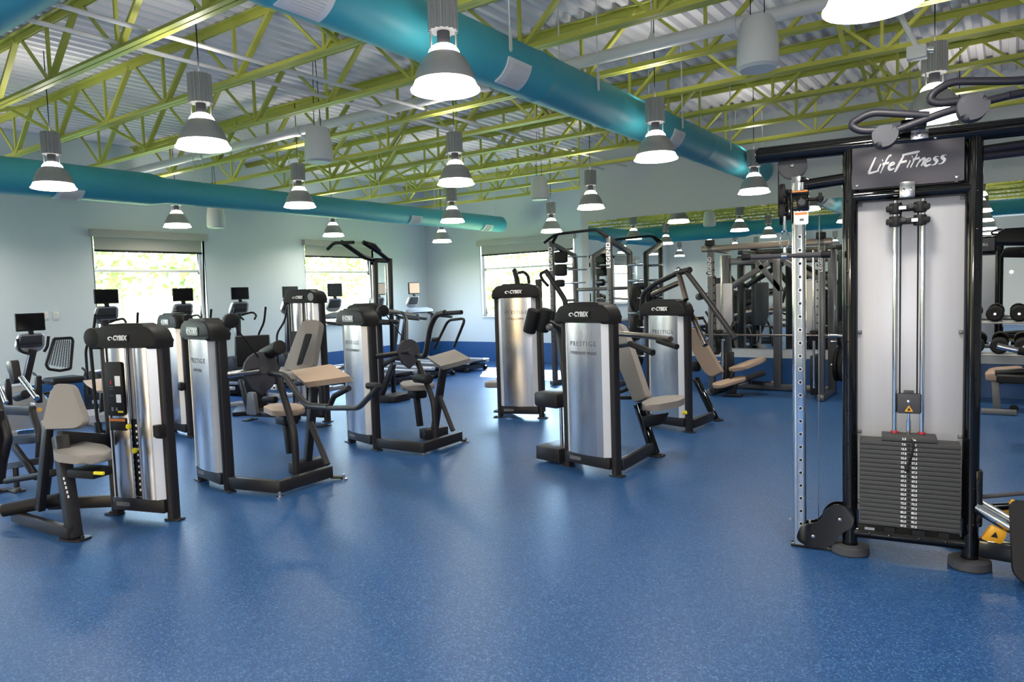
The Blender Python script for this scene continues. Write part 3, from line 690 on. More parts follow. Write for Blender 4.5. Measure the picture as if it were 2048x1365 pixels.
arm_machine('arm_curl_machine', 'arm curl machine with steel tower, sloped tan arm pad and long bent handles', tfoot(None, (463, 981), -9), 1.46, ('PRESTIGE', 'ARM CURL'),
    dict(rail=((475, 968), (558, 974), (662, 943)), feet=((560, 996), (688, 960)), postA=((593, 955), (589, 863), (556, 755)), pillar=((614, 935), (628, 772)),
         brace=((621, 846), (655, 930)), pad=((581, 742), (662, 729), (700, 751), (609, 766)), tan=True, disc=(522, 741, .165), dy=.40, tube=((452, 751), (499, 750)),
         levers=((((540, 747, .40), (570, 751, .36), (592, 785, .33), (614, 812, .30), (658, 816, .26)), .026), (((655, 817, .26), (718, 816, .1), (746, 786, .0)), .019)),
         grips=(((660, 812, .30), (668, 793, .30), (698, 777, .30)), ((736, 772, .0), (758, 772, .0), (746, 790, .0))),
         roller=((528, 711, .52), (560, 694, .46)), rr=.062, seat=((526, 824), (545, 817), (590, 816), (611, 822), (605, 830), (575, 834), (545, 833)), sh=.05, sy=.80, cable=((462, 642), (498, 742))))
arm_machine('arm_extension_machine', 'arm extension machine with steel tower and brown arm pad, standing before the treadmills', tfoot(None, (757, 899), -14), 1.48, ('PRESTIGE', 'ARM EXTENSION'),
    dict(rail=((768, 886), (846, 896), (921, 872)), feet=((848, 908), (932, 885)), postA=((872, 878), (867, 800), (835, 724)), pillar=((868, 868), (887, 735)),
         brace=((879, 793), (906, 862)), pad=((855, 715), (909, 699), (941, 717), (881, 733)), disc=(817, 704, .135), dy=.38, tube=((753, 714), (798, 711)),
         levers=((((835, 713, .36), (851, 712, .30), (860, 655, .30), (872, 630, .30), (890, 626, .30)), .028), (((869, 697, .45), (896, 641, .45), (931, 637, .45), (908, 694, .45)), .014),
                 (((771, 624, .62), (806, 626, .62), (813, 640, .62), (813, 700, .45)), .02)),
         grips=(((874, 628, .30), (923, 625, .30)), ((866, 680, .45), (876, 679, .45))),
         roller=((832, 757, .55), (858, 759, .42)), rr=.05, seat=((800, 778), (806, 771), (835, 769), (866, 772), (870, 779), (840, 782), (808, 783)), sh=.055, sy=.72, cable=((766, 622), (818, 676))))

# ---- row machine in front, left (weight stack side towards the viewer)
f1 = tfoot(None, (352, 1037), 16.6)
t = local(thing('row_machine', 'machine with taupe tapered back pad and seat, black placard on its tower', 'weight machine'), f1); tower(t, 1.46, 'stack')
q = f1.q
yp = -.42
foot = f1.qz(150, 1079)
barpart(t, 'seat_column', (foot.x, foot.y, .01), q(120, 872, foot.y+.06), .085, .105)
footplate(t, foot, .20, .12)
m = MB(); a = q(137, 965, foot.y-.028); 
for i in range(5): m.box(q(128+i*2.2, 958+i*9, foot.y-.052), (.012, .004, .018))
m.build('height_scale', M_TXT, t)
ys = foot.y+.05
sz = q(165, 915, ys).z; sa = sb = q(168, 915, ys)
padz(t, 'seat', f1, [(106, 917), (118, 908), (163, 898), (212, 907), (225, 917), (216, 925), (163, 931), (114, 925)], sz, .06, M_PAD, .05, .02)
m = MB(); c = (sa+sb)/2; m.box(c+Vector((.02, .02, -.105)), (.24, .16, .06), bev=.012); m.build('seat_carriage', M_CAP, t)
m = MB(); m.box(q(198, 947, ys-.12), (.085, .02, .022), bev=.006); m.build('release_lever', M_YEL, t)
yb = ys-.06
padpart(t, 'back_pad', [q(86, 859, yb), q(150, 857, yb), q(168, 845, yb), q(146, 776, yb+.08), q(136, 768, yb+.08), q(113, 768, yb+.08), q(104, 776, yb+.08), q(82, 846, yb)], .05, M_PAD, .03, .02)
barpart(t, 'back_pad_post', q(96, 855, yb+.09), q(80, 1020, yb+.14), .05, .07)
barpart(t, 'cross_beam', q(118, 877, ys+.02), (-.27, .0, q(215, 882, 0).z), .055, .105)
lr = f1.qz(98, 1008, .08)
barpart(t, 'base_rail', lr, (-.27, 0, .10), .05, .09)
barpart(t, 'base_rail', f1.qz(28, 1032, .06), f1.qz(142, 1067, .06), .05, .08)
m = MB(); g = Vector((.275, -.10, q(330, 858, 0).z)); m.box(g, (.07, .05, .10), bev=.015); m.cyl(g+Vector((0, -.02, -.03)), g+Vector((0, -.02, .05)), .03); m.build('cable_clip', M_CAP, t)
m = MB(); m.cyl((-.29, -.13, 1.36), (-.29, -.02, 1.36), .075, bev=.015); m.build('cap_pulley', M_CAP, t)
m = MB(); m.tube([(-.33, -.10, 1.36), (-.315, -.1, .75), (-.27, -.05, .45)], .012, 8); m.build('belt', M_BLACK, t)

fE = Frame(-6.35, 2.45, 0)
def wl(p): p = p+fE.o-f1.o; return Vector((p.dot(f1.ex), p.dot(f1.ey), p.z))
qe = fE.q
barpart(t, 'prop_bar', wl(qe(100, 878, -.1)), wl(qe(85, 1012, -.14)), .05, .08)
m = MB(); m.cyl(wl(qe(12, 963, -.20)), wl(qe(104, 947, -.12)), .024, seg=18); m.cyl(wl(qe(100, 948, -.12)), wl(qe(108, 946, -.12)), .030, seg=18, bev=.006); m.build('peg', M_BLACK, t)
m = MB(); m.cyl(wl(qe(8, 1021, -.46)), wl(qe(122, 999, -.20)), .048, seg=22); m.build('floor_roller', M_BLACK, t)
m = MB(); m.cyl(wl(qe(3, 1022, -.475)), wl(qe(9, 1021, -.455)), .048, seg=22, bev=.006); m.build('roller_end_cap', M_LGREY, t)

# ---- plate machine at the left edge
t = local(thing('seated_leg_machine', 'dark machine frame with rollers, cut by the left edge of the photo', 'weight machine'), fE); q = fE.q
for pts, r_, ly in ((((-8, 790), (18, 877), (6, 926), (2, 965)), .032, -.06), (((64, 822), (80, 871), (77, 925)), .030, .2), (((31, 935), (34, 975)), .022, -.0)):
    tubepart(t, 'bent_tube', [q(px, py, ly) for px, py in pts], r_)
for a, b_, w_, h_, ly in (((5, 820), (66, 822), .06, .085, .2), ((24, 881), (82, 876), .05, .09, .2), ((-4, 936), (88, 921), .05, .06, .12), ((28, 893), (74, 955), .04, .07, .08), ((-5, 820), (-2, 960), .08, .08, -.1)):
    barpart(t, 'frame_bar', q(*a, ly), q(*b_, ly), w_, h_)
ly = .45
m = MB(); m.prism(rpoly([(0, 0), (.12, .015), (.165, -.20), (.07, -.23), (.045, -.12), (0, -.08)], .02), q(28, 722, ly), (1, 0, 0), (0, 0, 1), .07, .01); m.build('pivot_housing', M_FRAME, t)
tubepart(t, 'lever_tube', [q(42, 756, ly-.06), q(74, 798, ly-.06)], .026, M_CHROMED)
tubepart(t, 'lever_tube', [q(-4, 768, ly-.06), q(12, 806, ly-.06)], .022, M_CHROMED)
for a, b_ in (((15, 758), (19, 815)), ((76, 752), (78, 806))): barpart(t, 'upright', q(*a, ly), q(*b_, ly), .05, .05)
m = MB(); m.cyl(q(34, 795, ly), q(52, 789, ly), .045, seg=18, bev=.01); m.build('small_roller', M_BLACK, t)
m = MB(); m.box(q(67, 815, ly-.12), (.10, .012, .085), bev=.003); m.build('number_plate', M_SILVER, t)
m = MB(); m.cyl(q(79, 820, ly-.12), q(79, 820, ly-.15), .022, seg=14); m.build('adjust_knob', M_AMB, t)
g = q(-2, 1012, -.1); footplate(t, (g.x, -.1, 0), .14, .2); g = q(34, 985, .0); footplate(t, (g.x, .0, 0))

# ---- tower behind the row machine
f3 = tfoot(None, (386, 874), -9)
t = local(thing('abdominal_machine', 'steel tower machine half hidden behind the tower with the black placard', 'weight machine'), f3); tower(t, 1.48, 'panel', None, bright=True); q = f3.q
m = MB(); g = Vector((.27, -.10, q(371, 770, 0).z)); m.box(g, (.09, .06, .10), bev=.02); m.build('cable_clip', M_CAP, t)
m = MB(); m.cyl((.29, .0, 1.40), (.36, .0, 1.40), .06, bev=.01); m.build('cap_pulley', M_CAP, t)
yv = -.80
padpart(t, 'arm_pad', [q(172, 766, yv), q(210, 762, yv), q(212, 788, yv-.1), q(200, 788, yv-.1), q(178, 774, yv-.06)], .05, M_PADT, .03)
padpart(t, 'seat', [q(168, 834, yv-.14), q(215, 830, yv-.14), q(215, 816, yv+.18), q(168, 820, yv+.18)], .08, M_PAD, .05)
barpart(t, 'seat_column', q(195, 836, yv), (q(195, 836, yv).x, yv, .05), .07, .07); barpart(t, 'base_rail', (q(195, 836, yv).x-.1, yv, .06), (-.2, 0, .09), .06, .09)
barpart(t, 'pad_post', q(205, 784, yv), q(203, 835, yv), .05, .05)
footplate(t, (q(195, 836, yv).x-.06, yv, 0), .2, .14)

# ---- leg machine tower with tall cap and reclined back pad
f6 = tfoot(None, (657, 843), 6)
t = local(thing('leg_extension_machine', 'tall tower machine with stack facing us and reclined grey back pad in front of it', 'weight machine'), f6); tower(t, 1.72, 'stack'); q = f6.q
m = MB(); m.cyl((.20, -.135, 1.62), (.20, -.12, 1.62), .05, seg=24); m.build('cap_disc', M_LGREY, t)
yv = -.30
padpart(t, 'back_pad', [q(565, 738, yv-.12), q(588, 742, yv-.12), q(628, 735, yv-.05), q(640, 650, yv+.10), q(634, 640, yv+.10), q(612, 640, yv+.10), q(602, 648, yv+.10)], .09, M_PAD, .04, .02)
m = MB(); m.prism(rpoly([(0, 0), (.085, .02), (.20, .40), (.09, .40)], .02), q(594, 732, yv-.16), (1, 0, 0), (0, .22, .975), .012, .004); m.build('back_plate', M_BLACK, t)
padpart(t, 'seat', [q(556, 745, yv-.25), q(592, 748, yv-.25), q(592, 735, yv+.1), q(562, 735, yv+.1)], .07, M_PAD, .04)
for a, b_ in (((560, 752), (575, 835)), ((640, 740), (645, 830)), ((480, 760), (500, 832)), ((500, 828), (575, 832)), ((575, 815), (650, 812)), ((575, 770), (650, 762))): barpart(t, 'frame_bar', q(*a, yv), q(*b_, yv), .05, .06)
m = MB(); m.prism(rpoly([(0, 0), (.20, 0), (.17, .30), (.05, .30)], .03), q(498, 828, yv-.02), (1, 0, 0), (0, 0, 1), .05, .006); m.build('pivot_plate', M_LGREY, t)
m = MB(); m.box(q(548, 775, yv-.06), (.10, .03, .07), bev=.006); m.build('seat_side_plate', M_STRIP, t)
m = MB(); m.cyl(q(548, 776, yv-.08), q(548, 776, yv-.10), .012, seg=12); m.build('plate_knob', M_BLACK, t)
m = MB(); m.cyl(q(528, 800, yv), q(552, 800, yv), .045, seg=18, bev=.01); m.build('ankle_roller', M_BLACK, t)
for px in (500, 575, 645): g = q(px, 832, yv); footplate(t, (g.x, yv, 0), .12, .2)

# ---- assisted chin-dip tower
f7 = Frame(-8.05, 7.55, 4)
t = local(thing('chin_dip_machine', 'assisted chin and dip tower with tall twin uprights and curved pull-up horns', 'weight machine'), f7); tower(t, 1.50, 'panel', ('PRESTIGE', 'CHIN DIP')); q = f7.q
yv = .25
for (a, b_) in (((751, 517), (758, 800)), ((780, 517), (788, 800))): barpart(t, 'upright', q(*a, yv), (q(*b_, yv).x, yv, .10), .055, .055)
m = MB(); m.cyl(q(752, 521, yv), q(781, 522, yv), .035); m.build('upright_crossbar', M_FRAME, t)
for pts, r_ in ((((747, 521, yv), (726, 514, yv-.25), (682, 484, yv-.6)), .034), (((778, 521, yv), (761, 507, yv-.2), (727, 485, yv-.55)), .034)): tubepart(t, 'horn_arm', [q(*p) for p in pts], r_)
for pts in (((684, 486, yv-.6), (668, 486, yv-.6), (655, 499, yv-.6)), ((683, 486, yv-.62), (707, 485, yv-.62)), ((736, 487, yv-.5), (749, 491, yv-.5), (760, 502, yv-.3)), ((727, 485, yv-.56), (736, 487, yv-.5))):
    tubepart(t, 'pull_up_grip', [q(*p) for p in pts], .024, M_BLACK)
for px in (745, 771): m = MB(); m.cyl(q(px, 530, yv+.12), q(px+3, 612, yv+.12), .02, seg=12); m.build('guide_rod', M_CHROMED, t)
c = q(772, 645, yv-.25); m = MB(); m.box(c, (.34, .24, .07), bev=.03); m.build('knee_platform', M_CAP, t)
m = MB(); a = q(771, 800, yv-.1); m.prism(rrect(.66, .5, .12), (a.x+.06, yv-.12, .004), (1, 0, 0), (0, 1, 0), .10, .02); m.build('base_ring', M_FRAME, t)
barpart(t, 'step_post', (a.x+.10, yv-.3, .10), q(787, 727, yv-.3), .075, .075)
barpart(t, 'step_beam', q(745, 745, yv-.2), q(808, 705, yv-.35), .05, .06)
for pts in (((758, 633, yv-.1), (776, 622, yv-.3), (835, 632, yv-.5)), ):
    tubepart(t, 'dip_handle', [q(*p) for p in pts], .026, M_LGREY)

# ---- pulldown tower
f8 = tfoot(None, (1084, 836), 19)
t = local(thing('pulldown_machine', 'tall pulldown tower with bright reflective panel, standing before the far window', 'weight machine'), f8); tower(t, 1.70, 'panel', ('PRESTIGE', 'PULLDOWN')); q = f8.q
tubepart(t, 'lever_arm', [q(1029, 541, .3), q(1033, 556, .2), q(1036, 575, .1)], .034)
tubepart(t, 'hand_grip', [q(1033, 547, .3), q(1048, 544, .3), q(1056, 552, .3), q(1058, 566, .25)], .02, M_BLACK, .05)
tubepart(t, 'lever_arm', [q(1091, 541, .2), q(1112, 572, .15), q(1131, 602, .1), q(1132, 640, .1)], .034)
tubepart(t, 'hand_grip', [q(1092, 543, .22), q(1080, 548, .22), q(1085, 560, .22), q(1097, 573, .22)], .02, M_BLACK, .03)
a = q(974, 766, .45); b_ = q(1010, 766, .45); padpart(t, 'seat', [a+Vector((0, -.15, .02)), b_+Vector((.1, -.15, .02)), b_+Vector((.1, .2, .02)), a+Vector((0, .2, .02))], .07, M_PAD, .06)
barpart(t, 'seat_column', (b_.x, .45, .02), (b_.x, .45, b_.z-.05), .07, .07); footplate(t, (b_.x, .45, 0), .3, .2)
barpart(t, 'base_rail', (b_.x, .45, .06), (0, .06, .09), .06, .09); barpart(t, 'mast', (.2, .32, .02), (.2, .32, 1.75), .07, .09); barpart(t, 'mast_link', (.2, .32, 1.55), (.2, .08, 1.55), .06, .06)

# ---- overhead press with the frame to its left
f9 = tfoot(None, (1236, 951), -11.4)
t = local(thing('overhead_press_machine', 'overhead press machine with taupe pads, the nearest tower in the room centre', 'weight machine'), f9); tower(t, 1.49, 'panel', ('PRESTIGE', 'OVERHEAD PRESS')); q = f9.q
lf = f9.qz(1310, 912); yv = lf.y
barpart(t, 'front_leg', (lf.x, lf.y, .012), q(1276, 808, yv+.05), .075, .075, M_GLOSS); footplate(t, lf, .17, .13)
barpart(t, 'base_rail', (.28, .03, .085), f9.qz(1302, 897, .085), .055, .10)
yv += .04
padpart(t, 'back_pad', [q(1271, 806, yv-.06), q(1297, 797, yv-.06), q(1252, 662, yv+.12), q(1240, 646, yv+.12), q(1214, 640, yv+.14), q(1222, 700, yv+.04)], .085, M_PAD, .035, .025)
padz(t, 'seat', f9, [(1283, 818), (1300, 808.5), (1337, 802), (1366, 803), (1370, 809), (1357, 815), (1317, 823), (1288, 824)], q(1327, 814, yv).z+.02, .06, M_PAD, .05, .022)
m = MB(); m.prism(rpoly([(0, 0), (.28, .06), (.20, -.06), (.05, -.10)], .02), q(1290, 832, yv), (1, 0, 0), (0, 0, 1), .06, .006); m.build('seat_carriage', M_CAP, t)
m = MB(); m.cyl(q(1366, 827, yv-.02), q(1372, 825, yv-.02), .018, seg=12); m.build('seat_knob', M_YEL, t)
M_BRZ = mat('bronze_coat', (.075, .058, .05), .28, .5, coat=.3)
tubepart(t, 'press_arm', [q(1236, 668, .45), q(1290, 672, .30), q(1341, 679, .10)], .024, M_BRZ)
tubepart(t, 'hand_grip', [q(1316, 682, .16), q(1354, 694, .05)], .023, M_BLACK)
tubepart(t, 'press_arm', [q(1220, 694, .25), q(1248, 690, .10), q(1262, 688, .0)], .024)
tubepart(t, 'hand_grip', [q(1260, 688, .0), q(1306, 706, -.10)], .026, M_BLACK)
for a, b_ in (((1236, 786), (1263, 776)), ((1238, 796), (1263, 796))): barpart(t, 'pad_bracket', q(*a, yv), q(*b_, yv), .04, .035, M_CAP)
g = q(1097, 800, -.02)
m = MB(); m.box((g.x, .10, g.z), (.30, .34, .14), bev=.03); m.build('guide_block', M_FRAME, t)
m = MB(); m.box((g.x+.02, .08, .085), (.30, .32, .13), bev=.012); m.build('guide_base', M_FRAME, t)
barpart(t, 'guide_post', (g.x+.14, .16, .05), q(1116, 640, .16), .05, .06)
m = MB(); m.cyl((g.x+.08, .06, .1), (g.x+.08, .06, g.z), .016, seg=12); m.build('guide_rod', M_CHROMED, t)
for a, b_ in (((1069, 620, -.05), (1058, 665, -.05)), ((1092, 618, .02), (1084, 663, .02))):
    m = MB(); m.cyl(q(*a), q(*b_), .062, seg=22, bev=.012); m.build('foam_roller', M_BLACK, t)
tubepart(t, 'roller_arm', [q(1066, 642, -.02), q(1088, 640, .0), q(1108, 650, .08), q(1130, 662, .16)], .024)
m = MB(); m.ball(q(1099, 655, -.04), .035); m.build('pivot_knob', M_LGREY, t)

# ---- chest press
f10 = tfoot(None, (1380, 864), -16)
t = local(thing('chest_press_machine', 'chest press machine with overhead lever arms and tan back pad, behind the overhead press handles', 'weight machine'), f10); tower(t, 1.46, 'panel', ('PRESTIGE', 'CHEST PRESS')); q = f10.q
lf = f10.qz(1431, 841); yv = lf.y
barpart(t, 'front_leg', (lf.x, lf.y, .012), q(1391, 757, yv+.04), .065, .065, M_GLOSS); footplate(t, lf, .16, .12)
barpart(t, 'base_rail', (.28, .03, .085), f10.qz(1424, 833, .085), .055, .10)
yv += .05
padpart(t, 'back_pad', [q(1402, 742, yv-.08), q(1416, 753, yv-.08), q(1435, 742, yv-.08), q(1398, 662, yv+.08), q(1376, 650, yv+.10), q(1380, 690, yv+.04)], .085, M_PADT, .03, .022)
m = MB(); m.box(q(1392, 733, yv), (.10, .09, .13), bev=.03); m.build('pad_adjuster', M_CAP, t)
tubepart(t, 'lever_column', [q(1357, 545, .12), q(1372, 600, .0)], .030, M_BRZ)
m = MB(); m.ball(q(1357, 541, .10), .038); m.build('pivot_knob', M_CHROMED, t)
tubepart(t, 'pivot_tube', [q(1355, 546, .12), q(1380, 540, .05)], .034)
tubepart(t, 'press_arm', [q(1358, 545, .14), q(1310, 568, .20), q(1286, 588, .24), q(1282, 640, .28)], .030)
tubepart(t, 'link_arm', [q(1358, 566, .10), q(1304, 590, .12)], .030, M_BRZ)
tubepart(t, 'press_arm', [q(1374, 545, .06), q(1409, 592, .02), q(1471, 678, -.05)], .028)
tubepart(t, 'hand_grip', [q(1384, 632, .12), q(1411, 691, .0)], .030, M_BRZ)
m = MB(); m.cyl(q(1404, 592, .03), q(1398, 594, .2), .04, seg=16); m.build('arm_joint', M_CAP, t)

# ================================================================== cable frame, right
fL = Frame(-.158, 4.544, 8.0); q = fL.q
t = local(thing('cable_jungle_machine', 'tall black tubular cable frame with white shroud, grey plate stack and script sign', 'weight machine'), fL)
XR_, XL_ = -.008, -.604
for s, x in (('r', XR_), ('l', XL_)):
    m = MB(); m.cyl((x, 0, .04), (x, 0, 2.37), .041, seg=28)
    for z in (.25, .45, .65, .85, 1.05, 1.25, 1.45, 1.65, 1.85, 2.05): m.lathe([(.001, .006), (.005, .004), (.006, 0)], (x+(.012 if s == 'r' else -.012), -.040, z), (0, -1, 0), 8)
    up = m.build('upright', M_GLOSS, t)
    m = MB(); m.lathe([(.001, 0), (.098, 0), (.105, .008), (.103, .045), (.09, .052), (.045, .054)], (x, 0, 0), seg=32); m.build('rubber_foot', M_GREY, t)
m = MB(); m.cyl((-1.10, 0, 2.365), (.62, 0, 2.365), .048, seg=28); m.cyl((-1.115, 0, 2.365), (-1.10, 0, 2.365), .040, seg=28, bev=.006); m.build('top_beam', M_GLOSS, t)
m = MB(); m.cyl((XL_, 0, 2.075), (XR_, 0, 2.075), .038, seg=24); m.build('cross_tube', M_GLOSS, t)
m = MB(); m.cyl((XL_, 0, .130), (XR_, 0, .130), .034, seg=24)
for x in (-.50, -.40, -.25, -.12): m.lathe([(.001, .005), (.007, .003), (.007, 0)], (x, -.033, .135), (0, -1, 0), 8)
m.build('bottom_tube', M_GLOSS, t)
M_SHR = mat('shroud_white', (.50, .50, .54), .40, .15, noise=((30, 30, .6), .05, 2))
m = MB(); m.box((-.306, .045, 1.155), (.56, .012, 1.81), bev=.002); sh = m.build('shroud', M_SHR, t)
m = MB(); m.box((-.306, .34, 1.155), (.56, .012, 1.81), bev=.002); m.build('rear_shroud', M_SHR, t)
for x, z in ((-.565, 2.03), (-.045, 2.03), (-.565, 1.30), (-.045, 1.30), (-.565, .72), (-.045, .72), (-.565, .30), (-.045, .30)):
    m = MB(); m.box((x, .032, z), (.045, .014, .022), bev=.004); m.lathe([(.001, .006), (.008, .004), (.008, 0)], (x+(.008 if x < -.3 else -.008), .025, z), (0, -1, 0), 10); m.build('shroud_clip', M_LGREY, t)
m = MB(); m.prism(rrect(.535, .262, .006), (-.325, -.030, 2.243), (1, 0, 0), (0, 0, 1), .010, .002); sg = m.build('sign_plate', M_SIGN, t)
for x, z in ((-.568, 2.135), (-.09, 2.135), (-.47, 2.34), (-.19, 2.352)):
    m = MB(); m.lathe([(.001, .007), (.008, .006), (.011, .001), (.011, 0)], (x, -.040, z), (0, -1, 0), 12); m.build('sign_bolt', M_CHROME, sg)
# brush-script sign: one stroke list per letter (x, z, pen width)
ST = [[(.16, 1.0), (.02, .08), (.0, .02), (.10, -.02), (.42, .08)], [(.36, .08), (.44, .52)], [(.47, .72), (.485, .78)], [(.50, -.10), (.60, .55), (.70, .98), (.80, .99)], [(.50, .50), (.76, .54)],
      [(.80, .30), (.98, .44), (.94, .56), (.84, .46), (.80, .22), (.88, .06), (1.02, .14)], [(1.30, .98), (1.14, .2), (1.08, -.12)], [(1.22, .96), (1.78, 1.06), (1.86, 1.02)], [(1.17, .48), (1.46, .54)],
      [(1.52, .10), (1.60, .56)], [(1.63, .76), (1.645, .82)], [(1.66, .10), (1.82, .92)], [(1.68, .60), (1.94, .66)], [(1.88, .10), (1.98, .58)], [(1.92, .30), (2.06, .58), (2.14, .52), (2.08, .12)],
      [(2.20, .32), (2.38, .46), (2.34, .60), (2.24, .50), (2.20, .24), (2.28, .10), (2.42, .18)], [(2.68, .62), (2.56, .64), (2.52, .52), (2.64, .34), (2.58, .14), (2.44, .12)], [(2.96, .66), (2.84, .68), (2.80, .56), (2.92, .38), (2.86, .18), (2.72, .14)]]
m = MB()
for stk in ST:
    P = [Vector((-.511+x*.1225+z*.016, -.0405, 2.198+z*.082)) for x, z in stk]
    if len(P) > 2:
        Q = []
        for i in range(len(P)-1):
            p0, p1, p2, p3 = P[max(0, i-1)], P[i], P[i+1], P[min(len(P)-1, i+2)]
            for k in range(6):
                s = k/6; Q.append(.5*((2*p1)+(p2-p0)*s+(2*p0-5*p1+4*p2-p3)*s*s+(3*p1-p0-3*p2+p3)*s**3))
        P = Q+[P[-1]]
    nn = len(P); V = []
    for i in range(nn):
        d = (P[min(i+1, nn-1)]-P[max(0, i-1)]).normalized(); nrm = Vector((-d.z, 0, d.x)); wd = .0092*(.55+.45*math.sin(math.pi*min(1, (i+.6)/nn)))
        pen = (nrm*.55+Vector((.5, 0, .5))*.5)*wd
        V += [P[i]+pen, P[i]-pen]
    m._add(V, [(2*i, 2*i+1, 2*i+3, 2*i+2) for i in range(nn-1)])
m.build('sign_lettering', M_TXT, sg)
m = MB(); m.prism(rrect(.535, .262, .006), (-.325, .425, 2.243), (-1, 0, 0), (0, 0, 1), .010, .002); sg2 = m.build('rear_sign_plate', M_SIGN, t)
text('LifeFitness', 'sign_lettering', .075, (-.325, .4355, 2.243), (-1, 0, 0), (0, 0, 1), M_TXT, sg2, shear=.35, off=.001)
# guide rods and cable
for x in (-.377, -.245):
    m = MB(); m.cyl((x, -.06, .185), (x, -.06, 2.03), .0125, seg=16); m.build('guide_rod', M_CHROME, t)
    m = MB(); m.lathe([(.0125, 0), (.020, 0), (.020, .009), (.0125, .010)], (x, -.06, .742), seg=16); m.build('rod_bumper', M_RED, t)
for x in (-.352, -.268):
    m = MB(); m.cyl((x, -.055, .95), (x, -.055, 2.02), .004, seg=8); m.build('stack_cable', M_BLACK, t)
m = MB(); m.box((-.322, -.055, 2.085), (.075, .05, .085), bev=.004); m.build('cable_guide', M_CHROMED, t)
for x in (-.340, -.303): m = MB(); m.lathe([(.001, .006), (.009, .005), (.010, 0)], (x, -.081, 2.085), (0, -1, 0), 12); m.build('guide_bolt', M_CHROME, t)
# add-on weights parked at the top of the rods
for z, n_ in ((1.985, 'upper'), (1.915, 'lower')):
    m = MB(); m.box((-.319, -.07, z), (.21, .085, .030), bev=.008)
    for x in (-.377, -.261): m.cyl((x, -.085, z-.028), (x, -.085, z+.028), .032, seg=18, bev=.005)
    ad = m.build('add_on_weight', M_IRON, t)
    m = MB(); m.box((-.345 if n_ == 'upper' else -.285, -.1135, z), (.035, .002, .018)); m.build('weight_label', M_TXT, ad)
    m = MB(); m.lathe([(.001, .02), (.013, .018), (.015, .004), (.010, 0)], (-.305 if n_ == 'upper' else -.34, -.112, z+.006), (0, -1, 0), 14); m.build('locking_knob', M_GREY, ad)
# floating pulley block
m = MB(); m.box((-.308, -.06, .910), (.112, .06, .108), bev=.006); m.box((-.308, -.06, .972), (.05, .03, .02), bev=.004); pb = m.build('pulley_block', M_GREY, t)
m = MB(); m.lathe([(.001, .006), (.009, .004), (.009, 0)], (-.308, -.09, .925), (0, -1, 0), 12); m.build('block_bolt', M_CHROME, pb)
m = MB(); m.prism(rpoly([(-.021, 0), (.021, 0), (0, .036)], .004), (-.308, -.0905, .868), (1, 0, 0), (0, 0, 1), .002); m.build('warning_triangle', M_AMB, pb)
m = MB(); m.prism([(-.008, .006), (.008, .006), (.001, .024)], (-.308, -.093, .868), (1, 0, 0), (0, 0, 1), .001); m.build('warning_symbol', M_BLACK, pb)
m = MB(); m.cyl((-.308, -.06, .735), (-.308, -.06, .86), .009, seg=12); m.cyl((-.308, -.06, .755), (-.308, -.06, .815), .014, seg=12); m.build('lift_rod', M_CHROME, t)
# plate stack: head plate and plates
stk = bpy.data.objects.new('weight_stack', None); COL.objects.link(stk); stk.parent = t; stk.location = (0, 0, 0)
m = MB(); m.box((-.308, -.085, .724), (.265, .12, .030), bev=.004); m.build('head_plate', M_PLATE, stk)
vals = ['7.5', '12.5', '17.5', '22.5', '27.5', '32.5', '37.5', '42.5', '47.5', '52.5', '57.5', '62.5', '67.5', '72.5', '77.5', '82.5', '87.5', '92.5', '97.5']
z1 = .706; zh = .0253
for i, vl in enumerate(vals):
    m = MB(); m.box((-.308, -.085, z1-zh*(i+.5)), (.486, .125, zh-.0022), bev=.0025); m.build('stack_plate', M_PLATE, stk)
    for sx, tx in ((-.026, vl), (.026, vl)):
        text(tx, 'plate_number', .0165, (-.308+sx, -.1485, z1-zh*(i+.5)), (1, 0, 0), (0, 0, 1), M_TXT, stk, off=.0006, sx=.95)
    m = MB(); m.cyl((-.308, -.1478, z1-zh*(i+.5)), (-.308, -.1495, z1-zh*(i+.5)), .0065, seg=10); m.build('pin_hole', M_BLACK, stk)
text('2.5', 'plate_number', .0165, (-.332, -.1465, .724), (1, 0, 0), (0, 0, 1), M_TXT, stk, off=.0006)
text('lbs.', 'plate_number', .0165, (-.284, -.1465, .722), (1, 0, 0), (0, 0, 1), M_TXT, stk, off=.0006)
m = MB(); m.tube([(-.296, -.150, .725), (-.285, -.175, .70), (-.30, -.172, .62), (-.318, -.155, .565)], .006, 8, .02); m.cyl((-.318, -.172, .555), (-.318, -.150, .575), .011, seg=12); m.build('selector_pin', M_BLACK, stk)
m = MB(); m.box((-.40, -.10, .200), (.05, .05, .03)); m.box((-.26, -.10, .200), (.06, .06, .03)); m.box((-.14, -.10, .200), (.05, .05, .03)); m.box((-.308, -.07, .1795), (.50, .13, .010)); m.build('stack_base', M_IRON, t)
m = MB(); m.box((-.50, -.128, .195), (.05, .004, .014)); m.build('maker_label', M_SILVER, t)
